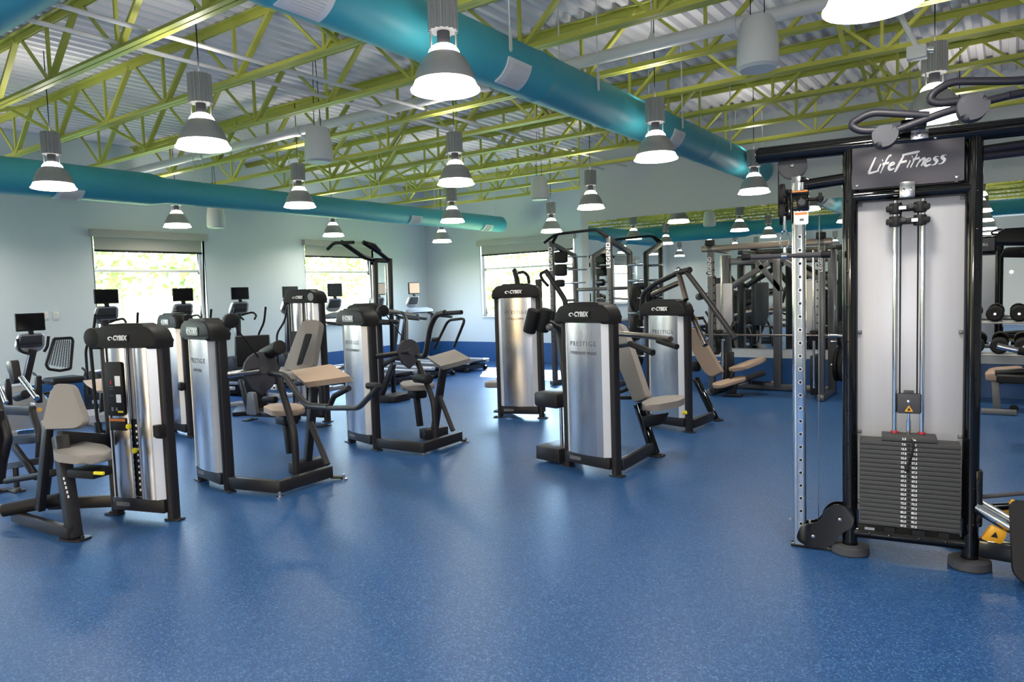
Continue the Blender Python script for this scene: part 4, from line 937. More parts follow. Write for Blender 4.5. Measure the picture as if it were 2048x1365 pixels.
# side column with sliding carriage
cx_ = -.877
m = MB(); m.prism(rrect(.074, .074, .018), (cx_, 0, .02), (1, 0, 0), (0, 1, 0), 2.16, .0); cl = m.build('chrome_column', M_CHROME, t)
hz = [2.10-.078*i for i in range(26)]
m = MB()
for z in hz: m.cyl((cx_+.008, -.0375, z), (cx_+.008, -.0385, z), .009, seg=12)
m.build('column_holes', M_IRON, cl)
m = MB()
for z in hz: m.lathe([(.009, 0), (.0115, .001), (.0115, .002), (.009, .002)], (cx_+.008, -.0375, z), (0, -1, 0), 12)
m.build('hole_rings', M_ALU, cl)
m = MB(); m.prism([(-.05, 0), (.30, 0), (.30, .02), (.0, .035), (-.05, .02)], (cx_, .03, 0), (1, 0, 0), (0, 0, 1), .06, .004); m.build('column_foot', M_GLOSS, t)
for x in (-.05, .05): m = MB(); m.lathe([(.001, .012), (.010, .010), (.012, 0)], (cx_+x, -.01, .16), (1 if x > 0 else -1, 0, 0), 10); m.build('foot_bolt', M_LGREY, t)
m = MB(); P = []
for i in range(41):
    a = 2*math.pi*i/41
    P.append((.085*math.cos(a), .085*math.sin(a)))
m.prism(rpoly([(-.16, -.06), (-.06, -.095), (.05, -.07), (.10, .02), (.16, .06), (.17, .17), (.06, .19), (.0, .14), (-.02, .06), (-.12, .05)], .06, 6), (-.745, -.035, .105), (1, 0, 0), (0, 0, 1), .012, .003)
m.prism(rpoly([(-.16, -.06), (-.06, -.095), (.05, -.07), (.10, .02), (.16, .06), (.17, .17), (.06, .19), (.0, .14), (-.02, .06), (-.12, .05)], .06, 6), (-.745, .035, .105), (1, 0, 0), (0, 0, 1), .012, .003)
lp = m.build('pulley_guard', M_GLOSS, t)
for x, z in ((-.80, .085), (-.655, .205)):
    m = MB(); m.cyl((x, -.02, z), (x, .025, z), .06, seg=28); m.build('lower_pulley', M_BLACK, lp)
    m = MB(); m.lathe([(.001, .008), (.010, .006), (.012, 0)], (x, -.047, z), (0, -1, 0), 12); m.build('guard_bolt', M_CHROME, lp)
m = MB(); m.cyl((XL_, 0, 2.185), (cx_+.02, 0, 2.165), .033, seg=24); m.cyl((cx_+.02, -.02, 2.165), (cx_+.02, .02, 2.165), .05, seg=24, bev=.006); m.build('column_arm', M_GLOSS, t)
m = MB(); m.box((cx_-.012, 0, 2.165), (.05, .07, .11), bev=.006); m.build('column_head', M_CHROMED, t)
m = MB(); m.box((cx_+.012, -.01, 2.075), (.092, .105, .115), bev=.01); m.box((cx_+.012, -.0635, 2.128), (.085, .004, .008)); cg = m.build('sliding_carriage', M_GLOSS, t)
m = MB(); m.box((cx_+.012, -.064, 2.126), (.085, .004, .008)); m.build('carriage_stripe', M_ORG, cg)
m = MB(); m.lathe([(.001, .012), (.018, .012), (.021, .008), (.021, 0)], (cx_+.022, -.063, 2.062), (0, -1, 0), 18); m.build('carriage_button', M_GREY, cg)
m = MB(); m.cyl((cx_+.058, -.03, 2.078), (cx_+.10, -.03, 2.078), .010, seg=12); m.lathe([(.010, 0), (.016, .01), (.018, .03), (.012, .04), (.001, .042)], (cx_+.095, -.03, 2.078), (1, 0, 0), 14); m.box((cx_+.118, -.03, 2.085), (.018, .03, .06), bev=.006); m.build('carriage_pull_pin', M_BLACK, cg)
m = MB(); m.prism(rrect(.078, .075, .01), (cx_+.018, -.064, 1.972), (1, 0, 0), (0, 0, 1), .004, .001); lb = m.build('warning_label', M_TXT, cg)
m = MB(); m.box((cx_+.018, -.0695, 1.998), (.068, .002, .012)); m.build('label_stripe', M_ORG, lb)
m = MB(); m.box((cx_+.022, -.0695, 1.962), (.022, .002, .012)); m.build('label_print', M_TXTD, lb)
for z in (2.115, 2.01):
    m = MB(); m.cyl((cx_-.075, -.055, z), (cx_-.075, .045, z), .003)
    m = MB(); m.lathe([(.062, -.004), (.068, -.012), (.068, .012), (.062, .004)], (cx_-.088, -.02, z), (1, 0, 0), 28); m.cyl((cx_-.096, -.02, z), (cx_-.08, -.02, z), .064, seg=28); m.lathe([(.001, .012), (.012, .010), (.014, 0)], (cx_-.078, -.02, z), (1, 0, 0), 12); m.build('swivel_pulley', M_BLACK, cg)
m = MB(); m.box((cx_-.055, -.01, 2.06), (.03, .02, .18), bev=.004); m.build('pulley_bracket', M_GLOSS, cg)
# top pulley under the beam
m = MB(); m.lathe([(.001, .016), (.012, .016), (.014, .010), (.070, .010), (.076, .014), (.082, .010), (.082, -.012), (.001, -.012)], (-.913, .030, 2.292), (0, -1, 0), 36); m.build('top_pulley', M_GREY, t)
m = MB(); m.lathe([(.001, .005), (.010, .004), (.011, 0)], (-.913, .014, 2.292), (0, -1, 0), 12); m.build('pulley_bolt', M_CHROME, t)
m = MB(); m.box((-.913, .050, 2.31), (.05, .03, .10), bev=.004); m.build('pulley_hanger', M_GLOSS, t)
m = MB(); m.cyl((-.985, -.03, 2.26), (-.985, -.03, 1.99), .0035, seg=8); m.build('cable', M_BLACK, t)
m = MB(); m.cyl((-.765, 0, 1.98), (-.775, 0, .16), .003, seg=8); m.build('return_cable', M_CHROMED, t)
# pull-up handles over the sign
M_HAND = mat('handle_navy', (.020, .020, .030), .45, spec=.35)
M_COVER = mat('grip_cover_grey', (.075, .078, .092), .75, spec=.2)
HP = [[(.10, -.30, 2.47), (-.16, -.30, 2.43), (-.36, -.29, 2.375), (-.42, -.28, 2.36)], [(-.235, -.30, 2.422), (-.50, -.30, 2.475), (-.60, -.30, 2.425), (-.55, -.30, 2.385), (-.45, -.30, 2.375)],
      [(.40, -.30, 2.52), (.12, -.30, 2.535), (-.14, -.30, 2.575), (-.215, -.30, 2.535), (-.235, -.30, 2.495), (-.19, -.30, 2.475), (-.10, -.30, 2.475)], [(.10, -.30, 2.47), (.40, -.25, 2.50)]]
for P in HP: tubepart(t, 'pull_up_bar', P, .0195, M_HAND, .045, 16)
for c in ((-.435, -.33, 2.335), (-.055, -.33, 2.425)):
    k = 1.0 if c[0] < -.2 else 1.12
    m = MB(); m.prism(rpoly([(-.055*k, .045*k), (.01*k, .055*k), (.06*k, .04*k), (.065*k, -.01*k), (.03*k, -.055*k), (-.035*k, -.06*k), (-.06*k, -.01*k)], .035, 6), (c[0], c[1]+.045, c[2]), (1, 0, 0), (0, 0, 1), .095, .030, 4); m.build('grip_cover', M_COVER, t, ang=60)
m = MB(); m.box((-.30, -.12, 2.405), (.12, .26, .045), bev=.01); m.build('handle_bracket', M_GLOSS, t)
m = MB(); m.box((-.265, -.052, 2.375), (.085, .01, .05), bev=.003); m.lathe([(.001, .012), (.014, .010), (.016, 0)], (-.265, -.057, 2.375), (0, -1, 0), 14); m.build('handle_clamp', M_CHROMED, t)
for a, b_ in (((.02, .02, 2.27), (.42, .10, 2.30)), ((.02, .02, 2.235), (.42, .14, 2.26))): tubepart(t, 'side_pull_up_bar', [a, b_], .022, M_HAND)
# rear posts and low-row station on the right
for x in (XR_, XL_): m = MB(); m.cyl((x, .385, .02), (x, .385, 2.37), .041, seg=24); m.build('rear_upright', M_GLOSS, t)
for x in (XR_, XL_): m = MB(); m.lathe([(.001, 0), (.098, 0), (.105, .008), (.103, .045), (.045, .054)], (x, .385, 0), seg=32); m.build('rubber_foot', M_GREY, t)
for z in (2.365, .13): 
    for x in (XR_, XL_): m = MB(); m.cyl((x, 0, z), (x, .385, z), .034, seg=20); m.build('depth_tube', M_GLOSS, t)
m = MB(); m.cyl((XL_, .385, 2.365), (XR_, .385, 2.365), .04, seg=20); m.cyl((XL_, .385, 2.085), (XR_, .385, 2.085), .034, seg=20); m.build('rear_beam', M_GLOSS, t)
m = MB(); m.box((.03, -.005, .40), (.03, .07, .30), bev=.004)
for z in (.50, .30, .255): m.lathe([(.001, .008), (.012, .006), (.013, 0)], (.03, -.04, z), (0, -1, 0), 12)
m.build('station_bracket', M_GLOSS, t)
tubepart(t, 'row_rail', [(.02, -.02, .345), (.30, -.16, .21)], .032, M_CHROME)
tubepart(t, 'row_rail', [(.04, -.02, .385), (.40, -.17, .20)], .011, M_CHROME)
tubepart(t, 'row_strut', [(.04, .03, .39), (.5, .2, .44)], .012, M_GREY)
tubepart(t, 'row_strut', [(.04, .03, .33), (.5, .2, .36)], .02, M_GLOSS)
barpart(t, 'floor_beam', (.03, .0, .12), (.60, -.05, .10), .07, .10, M_GLOSS)
for c, s_ in (((.085, -.12, .235), .055), ((.20, .08, .33), .05)):
    m = MB(); m.prism(rpoly([(-s_, -.03), (s_*.7, -.045), (s_*1.1, .02), (-.2*s_, .05)], .01), (c[0], c[1]+.02, c[2]), (1, 0, 0), (0, 0, 1), .03, .004); yb = m.build('stop_block', M_AMB, t)
    m = MB(); m.prism([(-.018, -.012), (.014, -.016), (.004, .016)], (c[0]+.005, c[1]-.0105, c[2]+.002), (1, 0, 0), (0, 0, 1), .002); m.build('block_hole', M_BLACK, yb)
m = MB(); m.prism(rpoly([(-.14, -.17), (-.10, -.22), (.50, -.22), (.50, .19), (-.12, .19), (-.14, .16)], .05, 6), (.29, -.17, .245), (1, 0, 0), (0, .35, .94), .05, .02, 3); m.build('foot_platform', M_CAP, t)
m = MB(); m.box((.40, -.05, .10), (.44, .10, .16), bev=.03); m.build('platform_base', M_CAP, t)

# straight bar hanging from the pulley hook
bx = q(1572, 516, -.08); b0 = q(1485, 515, -.08); b1 = q(1659, 509, -.08)
t = local(thing('cable_bar', 'straight black cable bar hanging from a chrome hook before the chrome column', 'cable bar'), fL)
m = MB(); m.cyl(b0, b1, .0125, seg=16); m.cyl(b0+(b1-b0)*.10, b0+(b1-b0)*.34, .016, seg=16); m.cyl(b0+(b1-b0)*.66, b0+(b1-b0)*.92, .016, seg=16); m.build('bar_shaft', M_GREY, t)
for a, s in ((b0, 1), (b1, -1)):
    d = (b1-b0).normalized()*s; m = MB(); m.cyl(a-d*.005, a+d*.045, .020, seg=18, bev=.004); m.build('bar_end_cap', M_BLACK, t)
mid = b0+(b1-b0)*.50; hk = Vector((-.985, -.07, 1.99))
m = MB(); m.tube([mid+Vector((0, 0, .01)), Vector((mid.x, mid.y, mid.z+.05))], .009, 10); m.lathe([(.012, -.02), (.020, -.01), (.020, .01), (.012, .02)], mid, (1, 0, 0), 16); m.build('bar_swivel', M_CHROMED, t)
top = Vector((mid.x, mid.y, mid.z+.05))
m = MB(); L = []
for i in range(17):
    a = 2*math.pi*i/16; L.append(top+Vector((.024*math.sin(a)*(1.0-.45*math.cos(a)*-1*.6), 0, .045-.055*math.cos(a))))
m.tube(L, .0048, 8); m.tube([top+Vector((0, 0, .10)), top+Vector((0, 0, .18))], .010, 10); m.build('snap_hook', M_CHROME, t)

# ================================================================== racks before the mirror
M_RACK = mat('rack_grey', (.105, .105, .11), .32, .45, coat=.15)
t = thing('power_rack', 'grey half rack with lettered uprights, storage pegs and curved chin bar beside the mirror edge', 'power rack', (-5.75, 10.45, 0))
o0 = Vector((-5.75, 10.45, 0))
def L_(p): return Vector(p)-o0
FX, RX, FYY, RYY = (-6.30, -5.22), (-6.25, -5.20), 10.15, 10.83
zf = [aty(1107, 482, FYY).z, aty(1221.5, 473, FYY).z]; zr = [aty(1153, 513, RYY).z, aty(1262, 500, RYY).z]
zf = [sum(zf)/2]*2; zr = [sum(zr)/2]*2
for i in (0, 1):
    up = barpart(t, 'front_upright', L_((FX[i], FYY, .01)), L_((FX[i], FYY, zf[i])), .075, .075, M_RACK, (0, 1, 0), .006)
    for k in range(12):
        m = MB(); m.cyl(L_((FX[i], FYY-.038, .75+.075*k)), L_((FX[i], FYY-.0395, .75+.075*k)), .012, seg=10); m.build('upright_hole', M_IRON, up)
    text('LEGEND', 'upright_lettering', .105, L_((FX[i], FYY-.0395, zf[i]-.30)), (0, 0, 1), (-1, 0, 0), M_TXT, up, off=.002, spacing=1.05)
    barpart(t, 'rear_upright', L_((RX[i], RYY, .01)), L_((RX[i], RYY, zr[i])), .075, .075, M_RACK, (0, 1, 0), .006)
    barpart(t, 'slanted_top', L_((FX[i], FYY, zf[i]-.05)), L_((RX[i], RYY, zr[i]-.02)), .075, .075, M_RACK, (0, 0, 1), .006)
    barpart(t, 'floor_runner', L_((FX[i], FYY-.12, .045)), L_((RX[i], RYY+.10, .045)), .075, .075, M_RACK)
    for z in (.46, .94, 1.18, 1.42, 1.72, 1.98):
        for s in ((-1, 1) if i == 1 else (1,)):
            m = MB(); m.cyl(L_((RX[i], RYY-.06, z)), L_((RX[i]+(.27 if i == 1 else -.0), RYY-(.06 if i == 1 else .34), z)), .022, seg=14, bev=.004); m.build('storage_peg', M_CHROMED, t)
            break
P = [L_((FX[0]-.08, FYY-.10, zf[0]-.03)), L_((FX[0]+.12, FYY-.06, zf[0]+.10)), L_((FX[1]-.18, FYY-.06, zf[1]+.12)), L_((FX[1]-.0, FYY-.04, zf[1]+.0))]
tubepart(t, 'chin_bar', P, .022, M_BLACK, .10)
for i in (0, 1): tubepart(t, 'chin_bar_brace', [L_((FX[i], FYY, zf[i]-.06)), L_((FX[i]+(.14 if i == 0 else -.16), FYY-.05, zf[i]+.09))], .026, M_BLACK)
barpart(t, 'rear_crossbeam', L_((RX[0], RYY, 1.60)), L_((RX[1], RYY, 1.60)), .06, .06, M_RACK); barpart(t, 'rear_crossbeam', L_((RX[0], RYY, .25)), L_((RX[1], RYY, .25)), .06, .09, M_RACK)
for i in (0, 1):
    m = MB(); m.box(L_((FX[i], FYY-.06, 1.18)), (.09, .06, .14), bev=.01); m.box(L_((FX[i], FYY-.15, 1.13)), (.05, .18, .03), bev=.006); m.box(L_((FX[i], FYY-.23, 1.16)), (.05, .02, .09), bev=.006); m.build('bar_catch', M_BLACK, t)
def plate(name, label, c, r_, th, ax, grp=None, mat_=None):
    t_ = thing(name, label, 'weight plate', c, 0, grp)
    m = MB(); m.lathe([(.026, -th/2), (.05, -th/2), (.055, -th*.3), (r_*.78, -th*.3), (r_*.84, -th/2), (r_*.97, -th/2), (r_, -th*.3), (r_, th*.3), (r_*.97, th/2), (r_*.84, th/2), (r_*.78, th*.3), (.055, th*.3), (.05, th/2), (.026, th/2), (.026, -th/2)], (0, 0, 0), ax, 36); m.build('plate_disc', mat_ or M_IRON, t_)
    m = MB(); m.lathe([(.0255, -th*.52), (.032, -th*.52), (.032, th*.52), (.0255, th*.52), (.0255, -th*.52)], (0, 0, 0), ax, 20); m.build('plate_hub', M_CHROMED, t_)
    return t_
for j, (z, r_) in enumerate(((1.42, .215), (.94, .215), (.46, .215))):
    plate('weight_plate', 'large black weight plate on the power rack, %s of the three on the mirror-side pegs' % ('top', 'middle', 'bottom')[j], (RX[1]+.13, RYY-.06, z), r_, .05, (1, 0, 0), 'plates on the power rack')
# small black hanging items on the rack's left side
for j, (px, py, wd, hh, lb) in enumerate(((1122, 515, .24, .20, 'top black pad clipped to the power rack by the window'), (1122, 541, .22, .20, 'black pad on the power rack, second below the chin bar'), (1120, 567, .17, .13, 'small black pad third down on the power rack'))):
    p = aty(px, py, 10.42); m = MB(); m.box((0, 0, 0), (wd, .12, hh), bev=.04, seg=3); o = m.build('rack_pad', M_BLACK, None, p); tag(o, lb, 'pad', 'black pads on the power rack')
    m = MB(); m.tube([(wd/2-.02, 0, 0), (.36, .25, .0)], .014, 8); m.build('pad_arm', M_CHROMED, o)
# ---- smith-style rack with bar
SX0, SX1, SYF, SYR = -3.56, -2.06, 10.10, 10.80
o0 = Vector((-2.8, 10.45, 0))
t = thing('smith_rack', 'grey bar rack with four uprights, diagonal top braces and steel top beam before the mirror', 'squat rack', o0)
zt = aty(1430, 500, SYF).z
for i, x in enumerate((SX0, SX1)):
    up = barpart(t, 'front_upright', L_((x, SYF, .01)), L_((x, SYF, zt)), .075, .10, M_RACK, (0, 1, 0), .006)
    m = MB()
    for k in range(14): m.cyl(L_((x+.034*(1 if i == 0 else -1), SYF-.02, .5+.11*k)), L_((x+.055*(1 if i == 0 else -1), SYF-.02, .5+.11*k)), .012, seg=10)
    m.build('safety_stud', M_BLACK, up)
    text('LEGEND', 'upright_lettering', .075, L_((x, SYF-.0515, zt-.24)), (0, 0, 1), (-1, 0, 0), M_TXT, up, spacing=1.0)
    barpart(t, 'rear_upright', L_((x, SYR, .01)), L_((x, SYR, zt-.06)), .10, .12, M_RACK, (0, 1, 0), .006)
    barpart(t, 'floor_runner', L_((x, SYF-.10, .05)), L_((x, SYR+.08, .05)), .09, .08, M_RACK)
    barpart(t, 'top_runner', L_((x, SYF-.06, zt+.02)), L_((x, SYR+.05, zt+.0)), .08, .07, M_RACK)
    m = MB(); m.box(L_((x, SYF-.03, zt+.10)), (.11, .11, .09), bev=.01); m.cyl(L_((x, SYF-.088, zt+.10)), L_((x, SYF-.08, zt+.10)), .035, seg=18); m.build('top_pulley_box', M_BLACK, t)
    m = MB(); m.prism(rpoly([(0, 0), (.24, .0), (.24, -.55), (.16, -.72), (0, -.72)], .02), L_((x+.03 if i == 0 else x-.27, SYF+.12, 1.62)), (1, 0, 0), (0, 0, 1), .012, .002); m.build('guard_panel', M_SILVER, t)
    m = MB(); m.cyl(L_((x+(.12 if i == 0 else -.12), SYF+.10, .15)), L_((x+(.12 if i == 0 else -.12), SYF+.10, zt-.08)), .018, seg=14); m.build('guide_rod', M_CHROME, t)
    m = MB(); m.box(L_((x+(.10 if i == 0 else -.10), SYF+.02, .88)), (.10, .10, .14), bev=.02); m.build('bar_carriage', M_BLACK, t)
    m = MB(); m.box(L_((x+(.13 if i == 0 else -.13), SYF+.30, .32)), (.10, .34, .55), bev=.02); m.build('counterweight_cover', M_FRAME, t)
M_BEAM = mat('brown_steel_beam', (.20, .17, .15), .3, .8)
barpart(t, 'top_beam', L_((SX0-.12, SYF-.02, zt+.02)), L_((SX1+.14, SYF-.02, zt+.02)), .07, .085, M_BEAM)
barpart(t, 'rear_beam', L_((SX0, SYR, zt-.16)), L_((SX1, SYR, zt-.16)), .07, .10, M_RACK)
barpart(t, 'mid_post', L_((-2.81, SYR, .05)), L_((-2.81, SYR, zt-.16)), .11, .10, M_RACK, (0, 1, 0))
for a, b_ in (((SX0+.06, zt-.55), (-2.92, zt-.20)), ((SX1-.06, zt-.55), (-2.70, zt-.20)), ((-3.10, zt-.18), (-2.75, zt-.62))): barpart(t, 'diagonal_brace', L_((a[0], SYR-.02, a[1])), L_((b_[0], SYR-.02, b_[1])), .06, .08, M_RACK)
barpart(t, 'rear_floor_beam', L_((SX0, SYR, .06)), L_((SX1, SYR, .06)), .09, .09, M_RACK)
for x, s in ((SX0, -1), (SX1, 1)):
    for z in (.42, .75): m = MB(); m.cyl(L_((x, SYR-.10, z)), L_((x+s*.24, SYR-.10, z)), .022, seg=14); m.build('storage_peg', M_CHROMED, t)
tb = thing('barbell', 'long steel barbell resting level in the bar rack before the mirror', 'barbell', (-2.81, SYF-.02, .88))
m = MB(); m.cyl((-.86, 0, 0), (.86, 0, 0), .014, seg=14); m.build('bar_shaft', M_BEAM, tb)
for s in (-1, 1):
    m = MB(); m.cyl((s*.86, 0, 0), (s*1.12, 0, 0), .025, seg=16, bev=.004); m.cyl((s*.84, 0, 0), (s*.86, 0, 0), .034, seg=16); m.build('bar_sleeve', M_CHROMED, tb)
plate('weight_plate', 'black plate on the rack storage peg beside the chest press arm', (SX0-.13, SYR-.10, .75), .225, .045, (1, 0, 0), 'plates on the bar rack')
plate('weight_plate', 'black plate low on the bar rack, outer one seen beside the chrome column', (SX1+.14, SYR-.10, .42), .225, .045, (1, 0, 0), 'plates on the bar rack')
plate('weight_plate', 'black plate low on the bar rack, inner one closer to the upright', (SX1+.08, SYR-.10, .42), .225, .045, (1, 0, 0), 'plates on the bar rack')
plate('weight_plate', 'black plate above the low pair on the bar rack by the chrome column', (SX1+.13, SYR-.10, .86), .18, .045, (1, 0, 0), 'plates on the bar rack')

# ---- benches
def bench(label, o, pads, feet):
    t = thing('adjustable_bench', label, 'bench', o); return t
fB = atz(1468, 793); tb = thing('adjustable_bench', 'adjustable bench with tan seat and back pad in front of the bar rack', 'bench', (fB.x, fB.y, 0)); fb = Frame(fB.x, fB.y, 0); q = fb.q
padpart(tb, 'back_pad', [q(1456, 737, .05), q(1486, 733, -.10), q(1531, 719, .12), q(1533, 716.5, .24), q(1501, 717, .28), q(1458, 731, .14)], .06, M_PADT, .05, .018)
padpart(tb, 'seat', [q(1424, 770, -.12), q(1440, 771, -.22), q(1492, 757, -.06), q(1490, 751, .08), q(1470, 753, .1), q(1426, 765, .0)], .05, M_PADT, .04, .015)
barpart(tb, 'spine', q(1420, 783, -.05), q(1530, 745, .15), .06, .08); barpart(tb, 'pad_support', q(1462, 760, .05), q(1466, 742, .05), .05, .05)
barpart(tb, 'front_leg', q(1468, 768, -.02), (0, -.02, .03), .07, .07); m = MB(); m.box((0, -.03, .022), (.26, .10, .04), bev=.012); m.build('front_foot', M_FRAME, tb)
barpart(tb, 'rear_leg', q(1500, 765, .12), fb.qz(1540, 768, .05), .05, .06); barpart(tb, 'rear_foot', fb.qz(1490, 772, .04), fb.qz(1548, 772, .04), .06, .06)
m = MB(); g = fb.qz(1546, 768, .05); m.cyl(g+Vector((0, -.04, 0)), g+Vector((0, -.01, 0)), .045, seg=20); m.build('transport_wheel', M_PADT, tb)
fB = atz(1994, 823); tb = thing('adjustable_bench', 'tan-topped bench partly hidden behind the black cable frame at the photo edge', 'bench', (fB.x, fB.y, 0)); fb = Frame(fB.x, fB.y, 0); q = fb.q
padpart(tb, 'seat', [q(1968, 748, -.14), q(2040, 744, -.14), q(2046, 733, .2), q(1982, 733, .2)], .09, M_PADT, .06, .02)
barpart(tb, 'front_leg', q(1990, 760, 0), (0, 0, .03), .08, .08, M_LGREY); barpart(tb, 'front_foot', fb.qz(1962, 822, .035), fb.qz(2034, 826, .035), .06, .06, M_LGREY)
barpart(tb, 'spine', q(1985, 762, .0), q(2075, 752, .1), .08, .09); barpart(tb, 'rear_leg', q(2070, 756, .1), fb.qz(2075, 815, .03), .07, .07)
m = MB(); g = q(2028, 822, -.02); m.cyl((g.x, -.05, .045), (g.x, -.0, .045), .045, seg=18); m.build('transport_wheel', M_BLACK, tb)

# ---- dumbbell rack along the mirror, right
t = thing('dumbbell_rack', 'two-tier dumbbell rack along the mirror behind the black cable frame', 'dumbbell rack', (.9, 10.72, 0)); o0 = Vector((.9, 10.72, 0))
zs = [aty(1985, 642, 10.6).z, aty(1985, 706, 10.5).z]
for x in (-.55, 2.3): barpart(t, 'end_frame', L_((x, 10.72, .01)), L_((x, 10.86, zs[0]+.04)), .06, .10, M_RACK, (1, 0, 0)); barpart(t, 'end_foot', L_((x, 10.35, .035)), L_((x, 10.98, .035)), .08, .06, M_RACK)
for z, y in ((zs[0], 10.72), (zs[1], 10.58)):
    for s in (-1, 1): barpart(t, 'tier_rail', L_((-.60, y+s*.085, z-.025)), L_((2.35, y+s*.085, z-.025)), .05, .03, M_SILVER)
    for x in (-.55, 2.3): barpart(t, 'tier_bracket', L_((x, y-.1, z-.055)), L_((x, y+.18, z-.055)), .04, .04, M_RACK)
def dumbbell(label, c, r_, proto=None):
    if proto: return dup(proto, c, None, label)
    t_ = thing('dumbbell', label, 'dumbbell', c, 0, 'dumbbells on the mirror rack')
    for s in (-1, 1):
        m = MB(); m.lathe([(.001, -.05), (r_*.8, -.05), (r_, -.035), (r_, .035), (r_*.8, .05), (.001, .05)], (0, s*.10, 0), (0, 1, 0), 26); m.build('dumbbell_head', M_BLACK, t_)
        m = MB(); m.lathe([(.001, .003), (.016, .003), (.018, 0)], (0, s*.15, 0), (0, s, 0), 14); m.build('head_cap', M_CHROMED, t_)
    m = MB(); m.cyl((0, -.06, 0), (0, .06, 0), .016, seg=14); m.build('handle', M_CHROMED, t_)
    return t_
dp = None
for ti, (z, y) in enumerate(((zs[0], 10.72), (zs[1], 10.58))):
    for i in range(5):
        x = -.40+.245*i+(.05 if ti else 0)
        nm = 'round black dumbbell number %d from the frame post on the %s tier' % (i+1, 'upper' if ti == 0 else 'lower')
        dp_ = dumbbell(nm, (x, y, z+.095-.01), .095, dp); dp = dp or dp_

# ---- floor pads and cable jungle neighbours: dark arm in the right edge
t = thing('seated_station', 'dark padded training station cut by the photo edge beyond the black frame', 'weight machine', (1.15, 8.6, 0)); fs = Frame(1.15, 8.6, 0); q = fs.q
tubepart(t, 'arm_bar', [q(1994, 692, -.5), q(2036, 702, -.5), q(2075, 706, -.5)], .028, M_CHROMED); m = MB(); m.cyl(q(2036, 702, -.5), q(2062, 706, -.5), .036, seg=18); m.build('hand_grip', M_BLACK, t)
tubepart(t, 'arm_bar', [q(1990, 746, -.3), q(2050, 742, -.3), q(2100, 745, -.3)], .03, M_FRAME)
padpart(t, 'leg_pad', [q(1992, 752, -.45), q(2090, 756, -.45), q(2090, 744, -.1), q(1996, 742, -.1)], .07, M_BLACK, .05)
barpart(t, 'mast', (.35, .1, .02), (.35, .1, 1.7), .09, .11, M_FRAME); footplate(t, (.35, .1, 0), .5, .4); barpart(t, 'arm_mount', q(2062, 704, -.5), (.35, .1, 1.0), .06, .06); barpart(t, 'pad_mount', q(2060, 748, -.3), (.35, .1, .55), .06, .06)
padpart(t, 'head_pad', [q(1986, 484, -.3), q(2090, 484, -.3), q(2090, 452, -.25), q(2000, 458, -.25)], .10, M_BLACK, .04, .03)
barpart(t, 'head_mount', q(2060, 470, -.2), (.35, .1, q(2060, 470, -.2).z), .06, .06); barpart(t, 'mast_top', (.35, .1, 1.68), (.35, .1, q(2060, 470, -.2).z+.06), .08, .08)

# ================================================================== cardio row along the windows
def cardio_head(t, mt, x=0, y=0, z0=1.62, w_=.33, h_=.205, tilt=0.0):
    """screen facing +x on a tilted console"""
    m = MB(); m.box((x+.02, y, z0+h_/2), (.035, w_, h_), bev=.008); sc = m.build('screen', M_CAP, t)
    m = MB(); m.box((x+.0385, y, z0+h_/2+.004), (.003, w_-.03, h_-.035)); m.build('screen_face', mt, sc)
    m = MB(); m.bar((x, y, z0+.03), (x+.03, y, z0-.05), .06, .03); m.build('screen_neck', M_CAP, t)
    m = MB(); m.prism(rpoly([(-.15, 0), (.15, 0), (.175, -.20), (.10, -.27), (-.10, -.27), (-.175, -.20)], .04), (x+.0, y, z0-.03), (0, 1, 0), (.42, 0, .907), .045, .012); c = m.build('console', M_SILVER, t)
    m = MB(); m.prism(rpoly([(-.12, -.02), (.12, -.02), (.14, -.19), (-.14, -.19)], .02), (x+.044, y, z0-.045), (0, 1, 0), (.42, 0, .907), .004, .001); m.build('console_face', M_GREY, c)
    m = MB(); m.box((x+.0, y, z0-.17), (.006, .26, .012), Matrix.Rotation(R(-25), 4, 'Y'), 0); m.build('console_ledge', M_BLACK, c)
def elliptical(label, y, x=-10.6, cover=False):
    t = thing('elliptical_trainer', label, 'elliptical trainer', (x, y, 0), 0, 'ellipticals along the windows')
    cardio_head(t, M_SCREEN)
    barpart(t, 'mast', (-.16, 0, .25), (-.08, 0, 1.40), .07, .09, M_FRAME, (0, 1, 0))
    for s in (-1, 1):
        tubepart(t, 'fixed_handle', [(-.05, s*.06, 1.36), (.10, s*.18, 1.40), (.22, s*.16, 1.34), (.24, s*.10, 1.28)], .016, M_BLACK, .05)
        tubepart(t, 'swing_arm', [(-.05, s*.30, .35), (.0, s*.32, 1.0), (.22, s*.30, 1.22), (.30, s*.29, 1.48)], .018, M_BLACK, .1)
        m = MB(); m.box((.55, s*.16, .30), (.42, .16, .04), bev=.015); m.build('pedal', M_BLACK, t)
        barpart(t, 'pedal_rail', (-.15, s*.20, .22), (.95, s*.18, .27), .05, .05, M_SILVER)
    m = MB(); m.prism(rpoly([(-.45, 0), (.12, 0), (.10, .42), (-.02, .60), (-.30, .62), (-.45, .45)], .08), (0, .19, .05), (1, 0, 0), (0, 0, 1), .38, .03); m.build('drive_housing', M_CAP, t)
    m = MB(); m.box((.25, 0, .04), (1.5, .10, .06), bev=.01); m.box((-.40, 0, .03), (.10, .6, .06), bev=.01); m.box((.95, 0, .03), (.10, .6, .06), bev=.01); m.build('base_frame', M_SILVER, t)
    return t
e0 = elliptical('elliptical trainer with black screen under the near edge of the first window', 4.95)
dup(e0, (-10.6, 6.10, 0), None, 'elliptical trainer with black screen under the far edge of the first window')
dup(e0, (-10.6, 7.10, 0), None, 'elliptical trainer with black screen before bare wall between the windows')
dup(e0, (-10.6, 8.12, 0), None, 'elliptical trainer whose black screen shows just above the tall tower beside the second window')
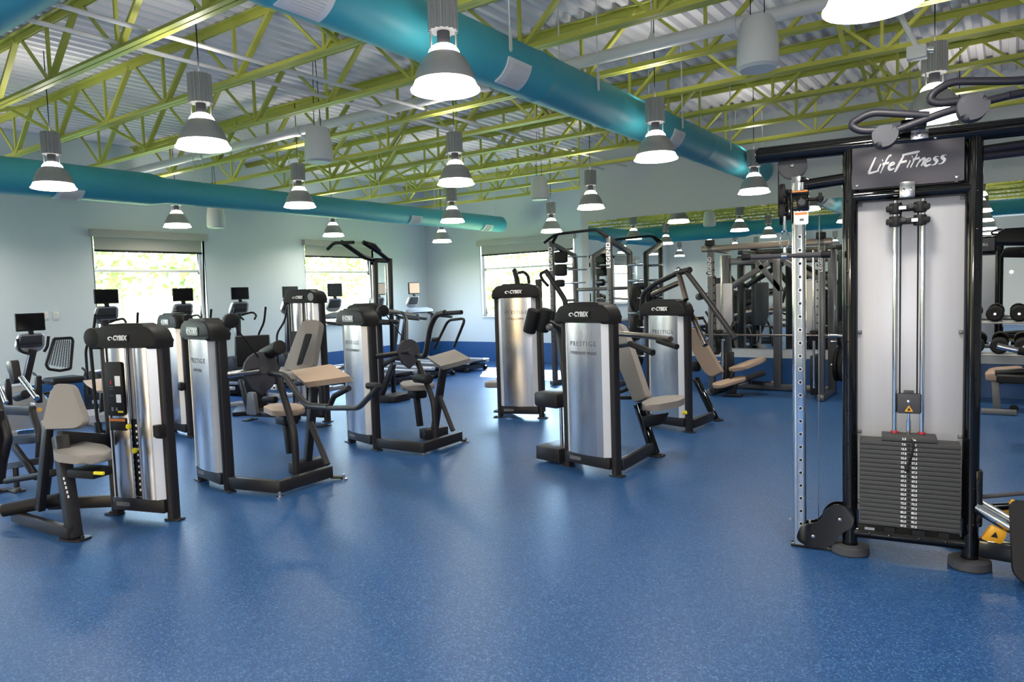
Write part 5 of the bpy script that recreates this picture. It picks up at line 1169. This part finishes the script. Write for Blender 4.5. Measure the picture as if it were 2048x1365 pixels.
def treadmill(label, y, mt, x=-10.6):
    t = thing('treadmill', label, 'treadmill', (x, y, 0), 0, 'treadmills by the far corner')
    cardio_head(t, mt, 0, 0, 1.62, .34, .25)
    m = MB(); m.prism(rpoly([(-.42, 0), (.42, 0), (.42, .06), (.22, .10), (-.22, .10), (-.42, .06)], .03), (.10, 0, 1.20), (0, 1, 0), (-.3, 0, .95), .10, .02); m.build('dash', M_LGREY, t)
    for s in (-1, 1):
        tubepart(t, 'handrail', [(.02, s*.40, 1.22), (.20, s*.41, 1.14), (.72, s*.41, 1.10)], .028, M_BLACK, .08)
        barpart(t, 'upright', (-.10, s*.41, .20), (.14, s*.41, 1.16), .06, .09, M_FRAME, (0, 1, 0))
        m = MB(); m.box((.85, s*.33, .20), (1.75, .10, .07), bev=.015); m.build('side_rail', M_SILVER, t)
    m = MB(); m.box((.85, 0, .195), (1.70, .54, .045), bev=.01); m.build('belt_deck', M_BLACK, t)
    m = MB(); m.prism(rpoly([(-.30, 0), (.10, 0), (.06, .22), (-.12, .26), (-.30, .16)], .05), (0, .40, .04), (1, 0, 0), (0, 0, 1), .80, .03); m.build('motor_hood', M_CAP, t)
    m = MB(); m.box((.70, 0, .09), (1.9, .66, .10), bev=.02); m.build('base_frame', M_FRAME, t)
    for s in (-1, 1): m = MB(); m.cyl((1.65, s*.34, .045), (1.65, s*.28, .045), .045, seg=16); m.build('rear_roller', M_BLACK, t)
    return t
tr0 = treadmill('treadmill with dark screen in front of the second window', 9.15, M_SCREEN)
treadmill('treadmill with tan glowing screen behind the chin-dip uprights', 10.30, M_SCREENT)
treadmill('treadmill with orange glowing screen nearest the far corner', 11.35, mat('lit_screen_orange', (.2, .08, .04), .3, emit=((.75, .22, .10), .28)))
# recumbent bike
t = thing('recumbent_bike', 'recumbent bike with black mesh back rest and silver console by the wall outlets', 'exercise bike', (-10.55, 4.0, 0)); fk = Frame(-10.55, 4.0, 0); q = fk.q
def ln(px, py, x): p = atx(px, py, -10.55+x)-Vector((-10.55, 4.0, 0)); return p
a, b_, c = ln(33, 628, .0), ln(84, 627, .0), ln(33, 664, .0)
cc = (a+b_)/2; cardio_head(t, M_SCREEN, -.02, cc.y, c.z, .345, a.z-c.z)
barpart(t, 'mast', ln(66, 700, -.05), ln(50, 770, -.05), .07, .08, M_FRAME, (0, 1, 0))
for P in (((35, 678), (38, 700), (48, 706), (60, 708)), ((97, 673), (95, 694), (88, 704))): tubepart(t, 'handlebar', [ln(px, py, .06) for px, py in P], .018, M_BLACK, .05)
sx_ = .35
cs = [ln(108, 678, sx_), ln(143, 676, sx_), ln(146, 682, sx_), ln(141, 738, sx_+.1), ln(120, 742, sx_+.1), ln(98, 739, sx_+.1), ln(92, 730, sx_+.1), ln(104, 690, sx_)]
tubepart(t, 'backrest_frame', cs+[cs[0]], .018, M_BLACK, .02)
m = MB()
for i in range(1, 18):
    k = i/18; m.bar(cs[0].lerp(cs[6], k), cs[2].lerp(cs[3], k), .006, .014, (1, 0, 0), 0)
for i in range(1, 9):
    k = i/9; m.bar(cs[0].lerp(cs[1], k), cs[6].lerp(cs[3], k), .008, .012, (1, 0, 0), 0)
m.build('mesh_backrest', M_MESHB, t)
sc_ = ln(128, 756, .35); m = MB(); m.box(sc_+Vector((0, 0, -.03)), (.34, .40, .09), bev=.035, seg=3); m.build('seat', M_BLACK, t)
for s in (-1, 1): tubepart(t, 'side_handle', [sc_+Vector((.0, s*.24, -.05)), sc_+Vector((-.05, s*.30, .05)), sc_+Vector((-.15, s*.30, .09))], .016, M_BLACK, .04)
g = ln(60, 780, 0)
m = MB(); m.prism(rpoly([(-.35, .05), (.25, .05), (.30, .40), (.05, .62), (-.25, .60), (-.38, .35)], .08), (0, g.y-.16, 0), (0, 1, 0), (0, 0, 1), .24, .03); m.build('drive_housing', M_SILVER, t)
m = MB(); m.bar((.10, g.y-.3, .08), (.35, sc_.y+.3, .08), .10, .09); m.box((.08, g.y-.35, .03), (.6, .08, .06), bev=.01); m.box((.36, sc_.y+.25, .03), (.6, .08, .06), bev=.01); m.build('base_frame', M_SILVER, t)
m = MB(); m.bar((.30, sc_.y, .10), sc_+Vector((0, 0, -.08)), .10, .10); m.build('seat_post', M_SILVER, t)
for s in (-1, 1): m = MB(); m.box((.05+s*.16, g.y+.12, .35+s*.12), (.08, .10, .03), bev=.01); m.build('pedal', M_BLACK, t)
# black back-of-screen panel between the arm curl and the ellipticals
pz = aty(507, 702, 6.1); t = thing('stepper_machine', 'black boxy stepper machine between the arm curl tower and the leg machine', 'stepper', (pz.x, pz.y, 0), R(50))
m = MB(); m.box((0, 0, pz.z), (.46, .16, .44), bev=.02); m.build('rear_cover', M_BLACK, t)
m = MB(); m.box((0, .1, (pz.z-.22)/2), (.30, .30, pz.z-.22), bev=.03); m.build('pedestal', M_CAP, t)
m = MB(); m.box((0, .1, .03), (.6, .8, .06), bev=.015); m.build('base_frame', M_FRAME, t)
